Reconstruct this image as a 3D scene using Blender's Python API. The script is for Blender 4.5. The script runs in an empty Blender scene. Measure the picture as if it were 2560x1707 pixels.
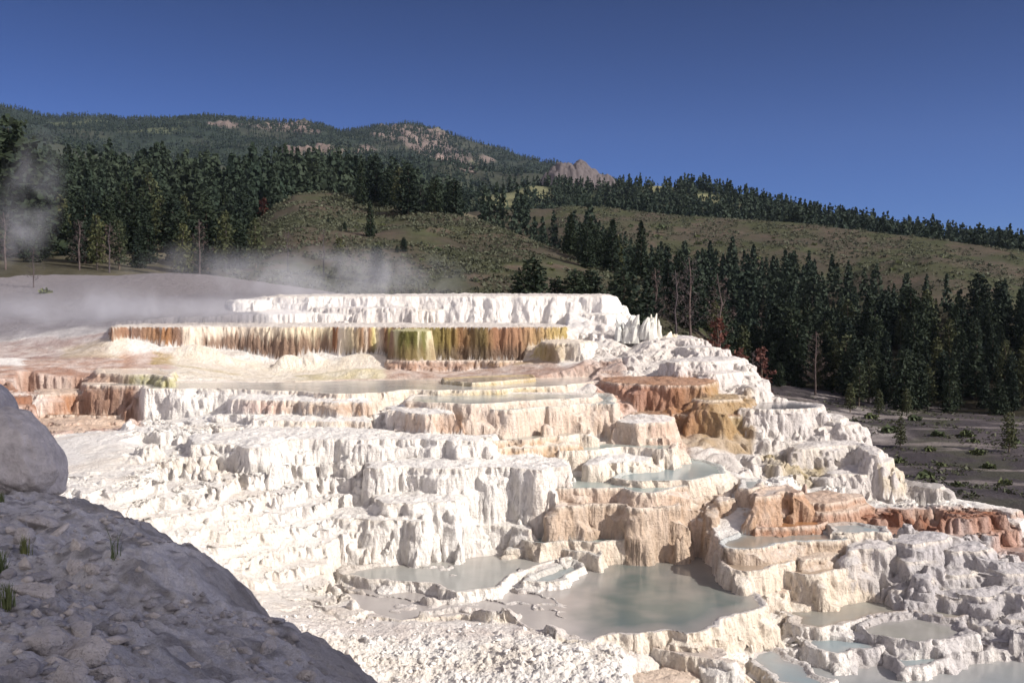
import bpy, bmesh, math, random
import numpy as np
from mathutils import Vector, Matrix

# ------------------------------------------------------------------ camera, sky, sun, exposure
SC = bpy.context.scene
F = 2560 * 35 / 36.0            # focal length in photo pixels
CX, CY, HOR = 1280.0, 853.5, 775.0
PITCH = math.atan((CY - HOR) / F)
cam_d = bpy.data.cameras.new("camera")
cam_d.lens = 35; cam_d.sensor_width = 36
cam_d.clip_start = 0.1; cam_d.clip_end = 20000
cam = bpy.data.objects.new("camera", cam_d)
SC.collection.objects.link(cam)
cam.rotation_euler = (math.pi / 2 - PITCH, 0, 0)
SC.camera = cam

SUN_EL = math.radians(32)
SUN_AZ = math.radians(117)        # clockwise from +Y (view direction): to the right and a little behind
w = bpy.data.worlds.new("World"); SC.world = w; w.use_nodes = True
nt = w.node_tree
bg = nt.nodes["Background"]
sky = nt.nodes.new("ShaderNodeTexSky"); sky.sky_type = 'NISHITA'; sky.sun_disc = False
sky.sun_elevation = SUN_EL; sky.sun_rotation = SUN_AZ
sky.altitude = 2100; sky.air_density = 1.0; sky.dust_density = 0.3; sky.ozone_density = 2.5
tint = nt.nodes.new("ShaderNodeMix"); tint.data_type = 'RGBA'; tint.blend_type = 'MULTIPLY'; tint.inputs[0].default_value = 1.0
tint.inputs[7].default_value = (.56, .79, 1.52, 1)
nt.links.new(sky.outputs[0], tint.inputs[6]); 
# sky darkened ahead, brightened behind and overhead as added fill for the shade
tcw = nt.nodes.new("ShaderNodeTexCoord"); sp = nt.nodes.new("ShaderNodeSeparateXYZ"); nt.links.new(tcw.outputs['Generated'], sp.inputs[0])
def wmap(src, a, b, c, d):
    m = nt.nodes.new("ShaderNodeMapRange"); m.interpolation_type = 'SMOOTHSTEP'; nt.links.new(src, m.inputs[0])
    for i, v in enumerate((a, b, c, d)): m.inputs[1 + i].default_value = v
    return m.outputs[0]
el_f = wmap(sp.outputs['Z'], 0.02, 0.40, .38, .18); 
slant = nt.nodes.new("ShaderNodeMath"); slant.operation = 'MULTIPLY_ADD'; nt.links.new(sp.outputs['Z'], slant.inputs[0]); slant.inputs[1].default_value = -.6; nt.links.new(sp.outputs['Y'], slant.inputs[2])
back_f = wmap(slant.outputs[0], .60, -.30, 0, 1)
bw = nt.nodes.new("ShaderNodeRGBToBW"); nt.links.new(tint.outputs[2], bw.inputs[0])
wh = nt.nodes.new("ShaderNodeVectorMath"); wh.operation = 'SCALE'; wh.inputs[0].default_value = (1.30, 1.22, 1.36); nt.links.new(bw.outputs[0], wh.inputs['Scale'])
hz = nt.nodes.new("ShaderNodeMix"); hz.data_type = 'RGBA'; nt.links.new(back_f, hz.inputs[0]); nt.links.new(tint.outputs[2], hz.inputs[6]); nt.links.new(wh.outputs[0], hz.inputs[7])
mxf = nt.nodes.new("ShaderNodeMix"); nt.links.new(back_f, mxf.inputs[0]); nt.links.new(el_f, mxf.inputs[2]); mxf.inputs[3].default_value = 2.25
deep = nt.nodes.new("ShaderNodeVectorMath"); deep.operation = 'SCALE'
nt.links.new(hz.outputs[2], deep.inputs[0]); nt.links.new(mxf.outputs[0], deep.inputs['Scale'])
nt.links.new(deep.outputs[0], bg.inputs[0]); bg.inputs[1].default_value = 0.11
sun_d = bpy.data.lights.new("sun", 'SUN'); sun_d.energy = 4.8; sun_d.angle = math.radians(0.5)
sun_d.color = (1.0, 0.945, 0.86)
sun = bpy.data.objects.new("sun", sun_d); SC.collection.objects.link(sun)
S_DIR = Vector((math.sin(SUN_AZ) * math.cos(SUN_EL), math.cos(SUN_AZ) * math.cos(SUN_EL), math.sin(SUN_EL)))
sun.rotation_euler = S_DIR.to_track_quat('Z', 'Y').to_euler()
SC.view_settings.view_transform = 'Standard'; SC.view_settings.look = 'None'
SC.view_settings.exposure = 0.36; SC.view_settings.gamma = 1.0
SC.cycles.max_bounces = 6; SC.cycles.volume_bounces = 1; SC.cycles.volume_step_rate = 2.0
SC.cycles.transparent_max_bounces = 8
random.seed(7); RNG = np.random.default_rng(7)

# ------------------------------------------------------------------ projection helpers (photo pixel -> place)
CA, SA = math.cos(PITCH), math.sin(PITCH)
def ray(px, py):
    xc = (px - CX) / F; yc = -(py - CY) / F
    return np.array([xc, CA + yc * SA, -SA + yc * CA])
def on_z(px, py, z):
    d = ray(px, py); k = z / d[2]
    return d * k
def on_y(px, py, Y):
    d = ray(px, py); return d * (Y / d[1])
def bear(px):                      # bearing x/y of a picture column near the horizon
    d = ray(px, HOR); return d[0] / d[1]
def pxb(x, y):                     # picture column of a bearing
    return CX + F * x / np.maximum(y, .1)

# ------------------------------------------------------------------ noise
def _h(ix, iy, s):
    n = (ix.astype(np.int64) * 374761393 + iy.astype(np.int64) * 668265263 + s * 974634777) & 0xFFFFFFFF
    n = ((n ^ (n >> 13)) * 1274126177) & 0xFFFFFFFF
    n = ((n ^ (n >> 16)) * 2246822519) & 0xFFFFFFFF
    return (n ^ (n >> 15)) & 0xFFFFFFFF
_GA = np.linspace(0, 2 * np.pi, 256, endpoint=False)
_GX = np.cos(_GA).astype(np.float32); _GY = np.sin(_GA).astype(np.float32)
def perlin(x, y, s=0):
    x = np.asarray(x, np.float64); y = np.asarray(y, np.float64)
    fx = np.floor(x); fy = np.floor(y)
    ix = fx.astype(np.int64); iy = fy.astype(np.int64)
    u = (x - fx).astype(np.float32); v = (y - fy).astype(np.float32)
    su = u * u * u * (u * (u * 6 - 15) + 10); sv = v * v * v * (v * (v * 6 - 15) + 10)
    def g(a, b, dx, dy):
        h = _h(ix + a, iy + b, s) & 255
        return _GX[h] * dx + _GY[h] * dy
    n00 = g(0, 0, u, v); n10 = g(1, 0, u - 1, v); n01 = g(0, 1, u, v - 1); n11 = g(1, 1, u - 1, v - 1)
    a = n00 + (n10 - n00) * su; b = n01 + (n11 - n01) * su
    return (a + (b - a) * sv) * 1.5
def fbm(x, y, o=4, s=0, g=.5):
    t = 0; a = 1.0
    for i in range(o):
        t = t + a * perlin(x * 2 ** i, y * 2 ** i, s + i * 17); a *= g
    return t
def worley(x, y, s=0):
    fx = np.floor(x).astype(np.int64); fy = np.floor(y).astype(np.int64)
    best = np.full(np.shape(x), 9.0, np.float32)
    for a in (-1, 0, 1):
        for b in (-1, 0, 1):
            h = _h(fx + a, fy + b, s)
            jx = (h & 1023) / 1023.0; jy = ((h >> 10) & 1023) / 1023.0
            d = (fx + a + jx - x) ** 2 + (fy + b + jy - y) ** 2
            best = np.minimum(best, d)
    return np.sqrt(best)
def sstep(a, b, x):
    t = np.clip((x - a) / (b - a), 0, 1); return t * t * (3 - 2 * t)
def rbf_fit(P, Z, c, lam):
    P = np.array(P, float); Z = np.array(Z, float)
    D = np.sqrt(((P[:, None] - P[None]) ** 2).sum(-1) + c * c)
    n = len(P); A = np.zeros((n + 3, n + 3)); A[:n, :n] = -D + lam * np.eye(n)
    A[:n, n] = 1; A[:n, n + 1:] = P; A[n, :n] = 1; A[n + 1:, :n] = P.T
    W = np.linalg.solve(A, np.concatenate([Z, [0, 0, 0]]))
    def ev(x, y):
        x = np.asarray(x, float); y = np.asarray(y, float)
        o = W[n] + W[n + 1] * x + W[n + 2] * y
        for i in range(n):
            o = o - W[i] * np.sqrt((x - P[i, 0]) ** 2 + (y - P[i, 1]) ** 2 + c * c)
        return o
    return ev
def sdist(P, x, y):               # signed distance to a polygon, negative inside
    n = len(P); best = np.full(x.shape, 1e9); ins = np.zeros(x.shape, bool)
    for i in range(n):
        ax, ay = P[i]; bx, by = P[(i + 1) % n]
        ex, ey = bx - ax, by - ay
        t = np.clip(((x - ax) * ex + (y - ay) * ey) / (ex * ex + ey * ey + 1e-12), 0, 1)
        best = np.minimum(best, (x - ax - t * ex) ** 2 + (y - ay - t * ey) ** 2)
        if ay != by:
            c = ((ay > y) != (by > y)) & (x < ex * (y - ay) / ey + ax)
            ins ^= c
    d = np.sqrt(best)
    return np.where(ins, -d, d)

# ------------------------------------------------------------------ mesh helpers
def link(name, me, mat=None, parent=None, smooth=True):
    o = bpy.data.objects.new(name, me); SC.collection.objects.link(o)
    if mat is not None: me.materials.append(mat)
    if smooth: me.polygons.foreach_set('use_smooth', np.ones(len(me.polygons), bool))
    if parent is not None: o.parent = parent
    return o
def raw_mesh(name, V, Fc, col=None, k=4):
    V = np.asarray(V, np.float32); Fc = np.asarray(Fc, np.int32)
    me = bpy.data.meshes.new(name)
    me.vertices.add(len(V)); me.vertices.foreach_set('co', V.ravel())
    me.loops.add(Fc.size); me.loops.foreach_set('vertex_index', Fc.ravel())
    me.polygons.add(len(Fc))
    me.polygons.foreach_set('loop_start', np.arange(0, Fc.size, k, dtype=np.int32))
    me.polygons.foreach_set('loop_total', np.full(len(Fc), k, np.int32))
    if col is not None:
        a = me.color_attributes.new('Col', 'FLOAT_COLOR', 'POINT')
        c = np.ones((len(V), 4), np.float32); c[:, :3] = col
        a.data.foreach_set('color', c.ravel())
    me.update(calc_edges=True)
    return me
def grid_faces(nr, nc):
    i = np.arange(nr * nc, dtype=np.int32).reshape(nr, nc)
    return np.stack([i[:-1, :-1], i[:-1, 1:], i[1:, 1:], i[1:, :-1]], -1).reshape(-1, 4)
def grid_obj(name, X, Y, Z, mat, col=None, parent=None):
    V = np.stack([X, Y, Z], -1).reshape(-1, 3)
    return link(name, raw_mesh(name, V, grid_faces(*X.shape), None if col is None else col.reshape(-1, 3)), mat, parent)
def tag(o, label=None, cat=None, group=None, kind=None):
    if label: o['label'] = label
    if cat: o['category'] = cat
    if group: o['group'] = group
    if kind: o['kind'] = kind
    return o
def empty(name, loc, rz=0.0, sc=1.0):
    e = bpy.data.objects.new(name, None); SC.collection.objects.link(e)
    e.location = loc; e.rotation_euler = (0, 0, rz); e.scale = (sc, sc, sc) if np.isscalar(sc) else sc
    e.empty_display_size = .2
    return e

# ------------------------------------------------------------------ materials
def new_mat(name):
    m = bpy.data.materials.new(name); m.use_nodes = True
    N = m.node_tree.nodes; L = m.node_tree.links
    return m, N, L, N['Principled BSDF']
def noise_node(N, L, scale, detail=4, rough=.6, vec=None, dist=0.0):
    n = N.new('ShaderNodeTexNoise'); n.inputs['Scale'].default_value = scale
    n.inputs['Detail'].default_value = detail; n.inputs['Roughness'].default_value = rough
    n.inputs['Distortion'].default_value = dist
    if vec is not None: L.new(vec, n.inputs['Vector'])
    return n
def map_vec(N, L, sc):
    t = N.new('ShaderNodeTexCoord'); m = N.new('ShaderNodeMapping')
    m.inputs['Scale'].default_value = sc; L.new(t.outputs['Object'], m.inputs['Vector'])
    return m.outputs['Vector']
def ramp(N, L, fac, stops):
    r = N.new('ShaderNodeValToRGB'); L.new(fac, r.inputs[0])
    e = r.color_ramp.elements
    while len(e) < len(stops): e.new(.5)
    for q, (p, c) in zip(e, stops):
        q.position = p; q.color = (*c, 1) if len(c) == 3 else c
    return r.outputs[0]
def mixc(N, L, mode, fac, a, b):
    m = N.new('ShaderNodeMix'); m.data_type = 'RGBA'; m.blend_type = mode
    if hasattr(fac, 'links') or not isinstance(fac, (int, float)): L.new(fac, m.inputs[0])
    else: m.inputs[0].default_value = fac
    for k, v in ((6, a), (7, b)):
        if isinstance(v, tuple): m.inputs[k].default_value = (*v, 1)
        else: L.new(v, m.inputs[k])
    return m.outputs[2]
def bump(N, L, bs, pairs):
    prev = None
    for h, st, dist in pairs:
        b = N.new('ShaderNodeBump'); b.inputs['Strength'].default_value = st; b.inputs['Distance'].default_value = dist
        L.new(h, b.inputs['Height'])
        if prev is not None: L.new(prev, b.inputs['Normal'])
        prev = b.outputs[0]
    L.new(prev, bs.inputs['Normal'])
def vcol_mat(name, rough, specks, bumps, spec=.3, var=.25):
    m, N, L, bs = new_mat(name)
    a = N.new('ShaderNodeAttribute'); a.attribute_name = 'Col'
    col = a.outputs['Color']
    for sc, lo, hi, amt, vs in specks:
        n = noise_node(N, L, sc, 5, .65, map_vec(N, L, vs))
        r = ramp(N, L, n.outputs[0], [(.3, lo), (.7, hi)])
        col = mixc(N, L, 'MULTIPLY', amt, col, r)
    L.new(col, bs.inputs['Base Color'])
    bs.inputs['Roughness'].default_value = rough
    bs.inputs['Specular IOR Level'].default_value = spec
    ps = []
    for sc, det, st, dist, vs in bumps:
        n = noise_node(N, L, sc, det, .62, map_vec(N, L, vs)); ps.append((n.outputs[0], st, dist))
    bump(N, L, bs, ps)
    return m
M_TRAV = vcol_mat('travertine', .85,
    [(1.7, (.86, .83, .82), (1.06, 1.05, 1.04), .7, (1, 1, .35)), (9, (.86, .83, .80), (1.05, 1.05, 1.05), .6, (1, 1, .3)),
     (34, (.86, .84, .83), (1.05, 1.05, 1.05), .5, (1, 1, .7))],
    [(3, 4, .45, .10, (.35, .35, 6)), (5, 6, .7, .20, (1, 1, .5)), (17, 6, .8, .08, (1, 1, .65)), (60, 3, .5, .02, (1, 1, 1))])
M_MOUND = vcol_mat('grey_travertine', .95,
    [(1.3, (.74, .74, .76), (1.15, 1.13, 1.1), .8, (1, 1, 1)), (14, (.78, .78, .78), (1.14, 1.14, 1.12), .7, (1, 1, 1)),
     (90, (.72, .72, .72), (1.2, 1.2, 1.2), .6, (1, 1, 1))],
    [(6, 8, .8, .16, (1, 1, 1)), (34, 6, .9, .04, (1, 1, 1)), (130, 4, .8, .012, (1, 1, 1))], spec=.1)
M_GROUND = vcol_mat('dry_ground', .95,
    [(.12, (.72, .74, .70), (1.2, 1.15, 1.1), .8, (1, 1, 1)), (.9, (.7, .72, .68), (1.2, 1.2, 1.2), .7, (1, 1, 1)), (4, (.75, .75, .75), (1.15, 1.15, 1.15), .6, (1, 1, 1))],
    [(.8, 6, .4, .5, (1, 1, 1)), (5, 4, .5, .1, (1, 1, 1))], spec=.1)
M_MOUNT = vcol_mat('mountain_ground', .95,
    [(.012, (.7, .72, .72), (1.2, 1.15, 1.1), .7, (1, 1, 1)), (.08, (.62, .64, .66), (1.3, 1.28, 1.25), .8, (1, 1, 1))],
    [(.03, 8, .7, 10, (1, 1, 1)), (.15, 4, .5, 2.5, (1, 1, 1))], spec=.1)
def water_mat():
    m, N, L, bs = new_mat('milky_water')
    a = N.new('ShaderNodeAttribute'); a.attribute_name = 'Col'
    n = noise_node(N, L, .8, 4, .6, map_vec(N, L, (1, 1, 1)))
    c = mixc(N, L, 'MULTIPLY', .5, a.outputs['Color'], ramp(N, L, n.outputs[0], [(.3, (.82, .82, .82)), (.7, (1.1, 1.1, 1.1))]))
    L.new(c, bs.inputs['Base Color']); bs.inputs['Roughness'].default_value = .14; bs.inputs['Specular IOR Level'].default_value = .35
    bs.inputs['IOR'].default_value = 1.33
    n2 = noise_node(N, L, 7, 3, .5, map_vec(N, L, (1, 1.6, 1)))
    bump(N, L, bs, [(n2.outputs[0], .12, .02)])
    return m
M_WATER = water_mat()
def foliage_mat(name, c0, c1, sc=.6):
    m, N, L, bs = new_mat(name)
    n = noise_node(N, L, sc, 3, .6, map_vec(N, L, (1, 1, 1)))
    oi = N.new('ShaderNodeObjectInfo')
    c = ramp(N, L, n.outputs[0], [(.32, c0), (.68, c1)])
    v = ramp(N, L, oi.outputs['Random'], [(0, (.7, .76, .8)), (1, (1.25, 1.15, .95))])
    L.new(mixc(N, L, 'MULTIPLY', 1.0, c, v), bs.inputs['Base Color'])
    bs.inputs['Roughness'].default_value = .8; bs.inputs['Specular IOR Level'].default_value = .2
    return m
M_PINE = foliage_mat('pine_needles', (.008, .016, .010), (.021, .031, .018))
M_PINE_L = foliage_mat('light_needles', (.028, .036, .017), (.062, .068, .031))
M_RED = foliage_mat('dead_red_needles', (.10, .035, .028), (.17, .07, .05))
M_TWIG = foliage_mat('bare_twigs', (.055, .044, .047), (.115, .09, .094))
M_BUSH = foliage_mat('shrub_leaves', (.045, .060, .028), (.10, .115, .055), 2.0)
M_SAGE = foliage_mat('sagebrush_leaves', (.038, .046, .028), (.095, .098, .068), .7)
M_GRASS = foliage_mat('grass_blades', (.10, .13, .05), (.24, .27, .12), 3.0)
M_BARK = foliage_mat('bark', (.05, .04, .034), (.13, .105, .09), 3.0)
M_FAR = foliage_mat('far_needles', (.011, .022, .016), (.027, .039, .027), .05)
M_DEADW = foliage_mat('bleached_wood', (.55, .52, .48), (.78, .75, .70), 3.0)
def rock_mat(name, c0, c1):
    m, N, L, bs = new_mat(name)
    n = noise_node(N, L, 6, 6, .65, map_vec(N, L, (1, 1, 1)))
    oi = N.new('ShaderNodeObjectInfo')
    c = ramp(N, L, n.outputs[0], [(.3, c0), (.7, c1)])
    v = ramp(N, L, oi.outputs['Random'], [(0, (.75, .75, .78)), (1, (1.25, 1.2, 1.12))])
    L.new(mixc(N, L, 'MULTIPLY', 1.0, c, v), bs.inputs['Base Color'])
    bs.inputs['Roughness'].default_value = .95; bs.inputs['Specular IOR Level'].default_value = .15
    n2 = noise_node(N, L, 25, 6, .65, map_vec(N, L, (1, 1, 1)))
    bump(N, L, bs, [(n.outputs[0], .9, .08), (n2.outputs[0], .9, .03)])
    return m
M_ROCK = rock_mat('grey_rock', (.40, .38, .375), (.68, .65, .635))
M_ROCKW = rock_mat('pale_rock', (.54, .50, .46), (.80, .75, .70))
M_CRAG = rock_mat('crag_rock', (.07, .060, .060), (.165, .14, .135))

# ------------------------------------------------------------------ background hills as height layers over (bearing, depth)
class Layer:
    def __init__(s, crest, base, back=.35, shape=1.0, namp=0.0, nsc=30.0, seed=1):
        c = sorted(crest); b = sorted(base)
        s.cb = np.array([bear(p) for p, _, _ in c]); s.cY = np.array([Y for _, _, Y in c], float)
        s.cz = np.array([on_y(p, y, Y)[2] for p, y, Y in c])
        s.bb = np.array([bear(p) for p, _, _ in b]); s.bY = np.array([Y for _, Y, _ in b], float)
        s.bz = np.array([z for _, _, z in b], float)
        s.back, s.shape, s.namp, s.nsc, s.seed = back, shape, namp, nsc, seed
    def z(s, x, y):
        b = x / y
        cY = np.interp(b, s.cb, s.cY); cz = np.interp(b, s.cb, s.cz)
        bY = np.interp(b, s.bb, s.bY); bz = np.interp(b, s.bb, s.bz)
        t = (y - bY) / (cY - bY); tc = np.clip(t, 0, 1)
        prof = (tc * (1 - .35 * (tc - 1))) ** s.shape
        z = (bz / bY + (cz / cY - bz / bY) * prof) * (bY + (cY - bY) * tc)
        z = np.where(t > 1, cz * (1 - .6 * np.clip(t - 1, 0, 1)) - (y - cY) * s.back * np.clip((t - 1) * 3, 0, 1), z)
        z = np.where(t < 0, bz - (bY - y) * .25, z)
        if s.namp:
            z = z + s.namp * fbm(x / s.nsc, y / s.nsc, 5, s.seed) * (.25 + .75 * np.sin(np.clip(t, 0, 1) * np.pi))
        return z
HILL = Layer([(520, 700, 120), (600, 610, 140), (640, 560, 150), (690, 515, 156), (740, 488, 160), (800, 481, 165), (860, 486, 165), (945, 512, 160),
              (1047, 524, 150), (1170, 546, 140), (1265, 573, 132), (1370, 613, 125), (1500, 668, 118), (1620, 707, 112), (1720, 765, 106), (1780, 850, 100), (1850, 960, 96)],
             [(400, 84, 2.0), (900, 84, 1.0), (1300, 84, 0.2), (1500, 84, -2.2), (1750, 84, -8.0), (1850, 84, -9.8)], shape=.9, namp=1.0, nsc=22, seed=3)
HILL2 = Layer([(900, 560, 300), (1200, 530, 290), (1380, 521, 280), (1420, 513, 280), (1500, 516, 280), (1690, 541, 270), (1990, 556, 255), (2250, 586, 240), (2560, 630, 220), (3000, 690, 200)],
              [(900, 190, 2), (1300, 165, 0), (1500, 130, -3), (1700, 112, -8.5), (1900, 106, -9.6), (2250, 102, -10), (3000, 92, -10.2)], shape=1.15, namp=1.6, nsc=34, seed=5)
KNOLL = Layer([(1900, 760, 175), (2100, 690, 178), (2200, 655, 175), (2325, 640, 170), (2373, 646, 168), (2468, 688, 160), (2560, 720, 155), (2800, 790, 150)],
              [(1900, 125, -8), (2200, 118, -7.5), (2560, 108, -8), (2900, 100, -9)], shape=1.0, namp=.8, nsc=20, seed=6)
LEFT = Layer([(-700, 420, 250), (-100, 440, 245), (150, 455, 240), (350, 470, 235), (520, 478, 230), (640, 470, 240), (760, 450, 260), (950, 470, 260), (1200, 540, 250)],
             [(-700, 96, 5), (0, 94, 4.2), (300, 96, 3.6), (600, 98, 2.8), (900, 120, 2), (1200, 140, 1)], shape=1.1, namp=1.5, nsc=30, seed=8)
RIDGE = Layer([(1000, 530, 420), (1150, 500, 430), (1250, 483, 440), (1330, 463, 450), (1420, 470, 460), (1500, 478, 450), (1640, 464, 440), (1740, 474, 430), (2000, 532, 410), (2250, 580, 390), (2560, 622, 360), (3000, 680, 330)],
              [(1000, 290, 12), (1400, 285, 14), (1800, 275, 14), (2300, 250, 10), (3000, 230, 4)], shape=1.0, namp=3, nsc=60, seed=9)
MOUNT = Layer([(-900, 300, 1300), (-300, 268, 1350), (0, 270, 1400), (60, 276, 1400), (140, 294, 1420), (230, 288, 1450), (330, 300, 1500), (440, 297, 1550), (520, 297, 1550), (600, 304, 1550),
               (700, 314, 1550), (760, 310, 1550), (800, 312, 1560), (850, 328, 1600), (870, 330, 1650), (940, 318, 1700), (1020, 311, 1700), (1045, 314, 1700), (1100, 328, 1680),
               (1180, 358, 1650), (1290, 387, 1600), (1370, 410, 1550), (1500, 450, 1450), (1700, 520, 1300), (2000, 640, 1200)],
              [(-900, 300, 25), (0, 300, 25), (700, 300, 25), (1200, 480, 40), (1600, 560, 40), (2000, 600, 30)], shape=1.0, namp=26, nsc=260, seed=11)
SPUR = Layer([(560, 480, 850), (640, 425, 880), (720, 372, 900), (800, 362, 920), (860, 365, 920), (930, 385, 920), (1000, 410, 900), (1100, 440, 850), (1250, 500, 800)],
             [(560, 400, 35), (1250, 470, 40)], shape=1.0, namp=12, nsc=120, seed=14)

def layer_obj(name, lay, b0, b1, nb, y0, y1, ny, mat, colf, label):
    B, T = np.meshgrid(np.linspace(b0, b1, nb), np.linspace(0, 1, ny))
    Y = y0 * (y1 / y0) ** T; X = B * Y
    Z = lay.z(X, Y)
    if name == 'mountain':          # broken crags where the rock is bare
        Z = Z + mount_rock(X, Y, Z) * (13 * np.abs(fbm(X / 34, Y / 60, 5, 45)) - 4)
    if name == 'mountain_spur': Z = Z + spur_rock(X, Y) * (12 * np.abs(fbm(X / 30, Y / 40, 4, 46)) - 3)
    o = grid_obj(name, X, Y, Z, mat, colf(X, Y, Z))
    return tag(o, label, kind='structure')
def lerp(a, b, t): return np.asarray(a) * (1 - t[..., None]) + np.asarray(b) * t[..., None]
def hill_col(X, Y, Z):
    n = fbm(X / 14, Y / 14, 4, 31); n2 = fbm(X / 5, Y / 5, 3, 37)
    c = lerp((.068, .058, .044), (.054, .058, .032), sstep(-.3, .4, n))
    return lerp(c, (.09, .068, .055), sstep(.25, .7, n2) * .8)
def pyb(Y, Z): return HOR - F * Z / Y
def blobs(p, py, L): return sum(k * np.exp(-((p - a) / c) ** 2 - ((py - b) / d) ** 2) for a, b, c, d, k in L)
def mount_rock(X, Y, Z):
    """weight of bare rock on the mountain"""
    p = pxb(X, Y); py = pyb(Y, Z)
    r = blobs(p + 20 * fbm(X / 60, Y / 60, 3, 40), py, [(1000, 333, 75, 22, 1), (1075, 360, 62, 30, 1), (1135, 395, 48, 24, 1), (1175, 425, 32, 15, .9), (930, 372, 30, 16, .7), (560, 313, 40, 14, .9), (690, 318, 70, 15, 1), (765, 322, 40, 14, .9), (455, 299, 22, 6, .8), (1230, 400, 40, 14, .5)])
    return sstep(.40, .72, r + .34 * fbm(X / 45, Y / 60, 4, 41))
def mount_col(X, Y, Z):
    n = fbm(X / 120, Y / 120, 4, 43)
    c = lerp((.024, .034, .025), (.046, .050, .036), sstep(-.2, .5, n))
    g = sstep(.45, .7, fbm(X / 160, Y / 60, 3, 47))
    c = lerp(c, (.10, .11, .06), g * .7)
    return lerp(c, (.155, .122, .110), mount_rock(X, Y, Z))
def spur_rock(X, Y):
    p = pxb(X, Y); py = pyb(Y, SPUR.z(X, Y))
    r = blobs(p, py, [(735, 382, 45, 18, 1), (800, 376, 40, 15, .9), (860, 388, 30, 14, .7), (905, 372, 26, 16, .9)])
    return sstep(.42, .75, r + .38 * fbm(X / 40, Y / 50, 4, 51))
def spur_col(X, Y, Z):
    n = fbm(X / 70, Y / 70, 4, 53)
    c = lerp((.030, .042, .026), (.05, .056, .036), sstep(-.2, .5, n))
    return lerp(c, (.15, .118, .106), spur_rock(X, Y))
def ridge_meadow(X, Y):
    p = pxb(X, Y)
    m = np.exp(-((p - 1250) / 60) ** 2 - ((Y - 415) / 26) ** 2) + np.exp(-((p - 1345) / 40) ** 2 - ((Y - 435) / 22) ** 2) + np.exp(-((p - 1660) / 55) ** 2 - ((Y - 432) / 16) ** 2) \
        + np.exp(-((p - 1770) / 45) ** 2 - ((Y - 400) / 16) ** 2)
    return sstep(.35, .6, m)
def ridge_col(X, Y, Z):
    n = fbm(X / 40, Y / 40, 4, 57)
    c = lerp((.045, .055, .032), (.08, .08, .05), sstep(-.2, .5, n))
    return lerp(c, (.15, .15, .085), ridge_meadow(X, Y))
def left_col(X, Y, Z):
    n = fbm(X / 16, Y / 16, 4, 61)
    return lerp((.055, .05, .035), (.12, .105, .075), sstep(-.2, .6, n))

layer_obj('grassy_hill', HILL, -.36, .22, 260, 70, 230, 260, M_GROUND, hill_col, 'grassy sage covered hill rising behind the white terraces')
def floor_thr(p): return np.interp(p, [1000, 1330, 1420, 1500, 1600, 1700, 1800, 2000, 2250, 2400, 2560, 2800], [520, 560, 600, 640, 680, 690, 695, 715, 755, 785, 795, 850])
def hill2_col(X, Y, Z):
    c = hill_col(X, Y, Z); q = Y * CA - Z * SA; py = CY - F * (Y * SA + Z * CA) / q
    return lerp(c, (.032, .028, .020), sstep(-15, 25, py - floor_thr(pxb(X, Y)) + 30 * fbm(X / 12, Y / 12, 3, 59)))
def knoll_col(X, Y, Z):
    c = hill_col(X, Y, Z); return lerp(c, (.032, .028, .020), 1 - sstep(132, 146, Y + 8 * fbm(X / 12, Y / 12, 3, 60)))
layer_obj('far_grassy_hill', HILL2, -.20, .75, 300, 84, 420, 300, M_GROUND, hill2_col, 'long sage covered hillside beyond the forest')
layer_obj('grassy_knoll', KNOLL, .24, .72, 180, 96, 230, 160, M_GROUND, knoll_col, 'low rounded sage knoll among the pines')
layer_obj('forest_slope', LEFT, -.85, .02, 240, 84, 400, 220, M_GROUND, left_col, 'dark wooded slope behind the steaming bank')
layer_obj('wooded_ridge', RIDGE, -.16, .75, 300, 230, 650, 200, M_MOUNT, ridge_col, 'wooded ridge with small pale meadows')
layer_obj('mountain', MOUNT, -.95, .36, 620, 290, 2300, 460, M_MOUNT, mount_col, 'forested mountain with bare rocky summit')
layer_obj('mountain_spur', SPUR, -.33, .02, 240, 380, 1150, 200, M_MOUNT, spur_col, 'rocky wooded spur in front of the mountain')

# ------------------------------------------------------------------ travertine terraces
C_W = (.81, .79, .755); C_C = (.80, .71, .59); C_T = (.63, .49, .37); C_P = (.72, .57, .45)
C_O = (.56, .26, .13); C_R = (.36, .12, .05); C_B = (.26, .15, .10); C_G = (.25, .24, .07); C_Y = (.60, .47, .19); C_GR = (.62, .59, .57)
AQ = (.42, .50, .47); TEAL = (.165, .20, .185); MAUVE = (.41, .385, .375); TANW = (.40, .31, .23); BLU = (.34, .41, .43); GRYW = (.42, .42, .39)
T = []
def ter(z, pts, pool=None, shore=None, wc=None, fc=None, s=6.0, amp=1.0, lip=.05, slope=.02, name=None, rough=1.0, r=.045, led=1.0):
    P = []
    for p in pts:
        if p[1] is None: P.append((bear(p[0]) * p[2], p[2]))
        else:
            q = on_z(p[0], p[1], z); P.append((q[0], q[1]))
    T.append(dict(z=z, P=np.array(P), pool=pool, shore=shore, wc=wc, fc=fc, s=s, amp=amp, lip=lip, slope=slope, name=name, rough=rough, r=r, led=0 if isinstance(wc, str) else led))
def D(*a): return [(p, None, Y) for p, Y in a]
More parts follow.
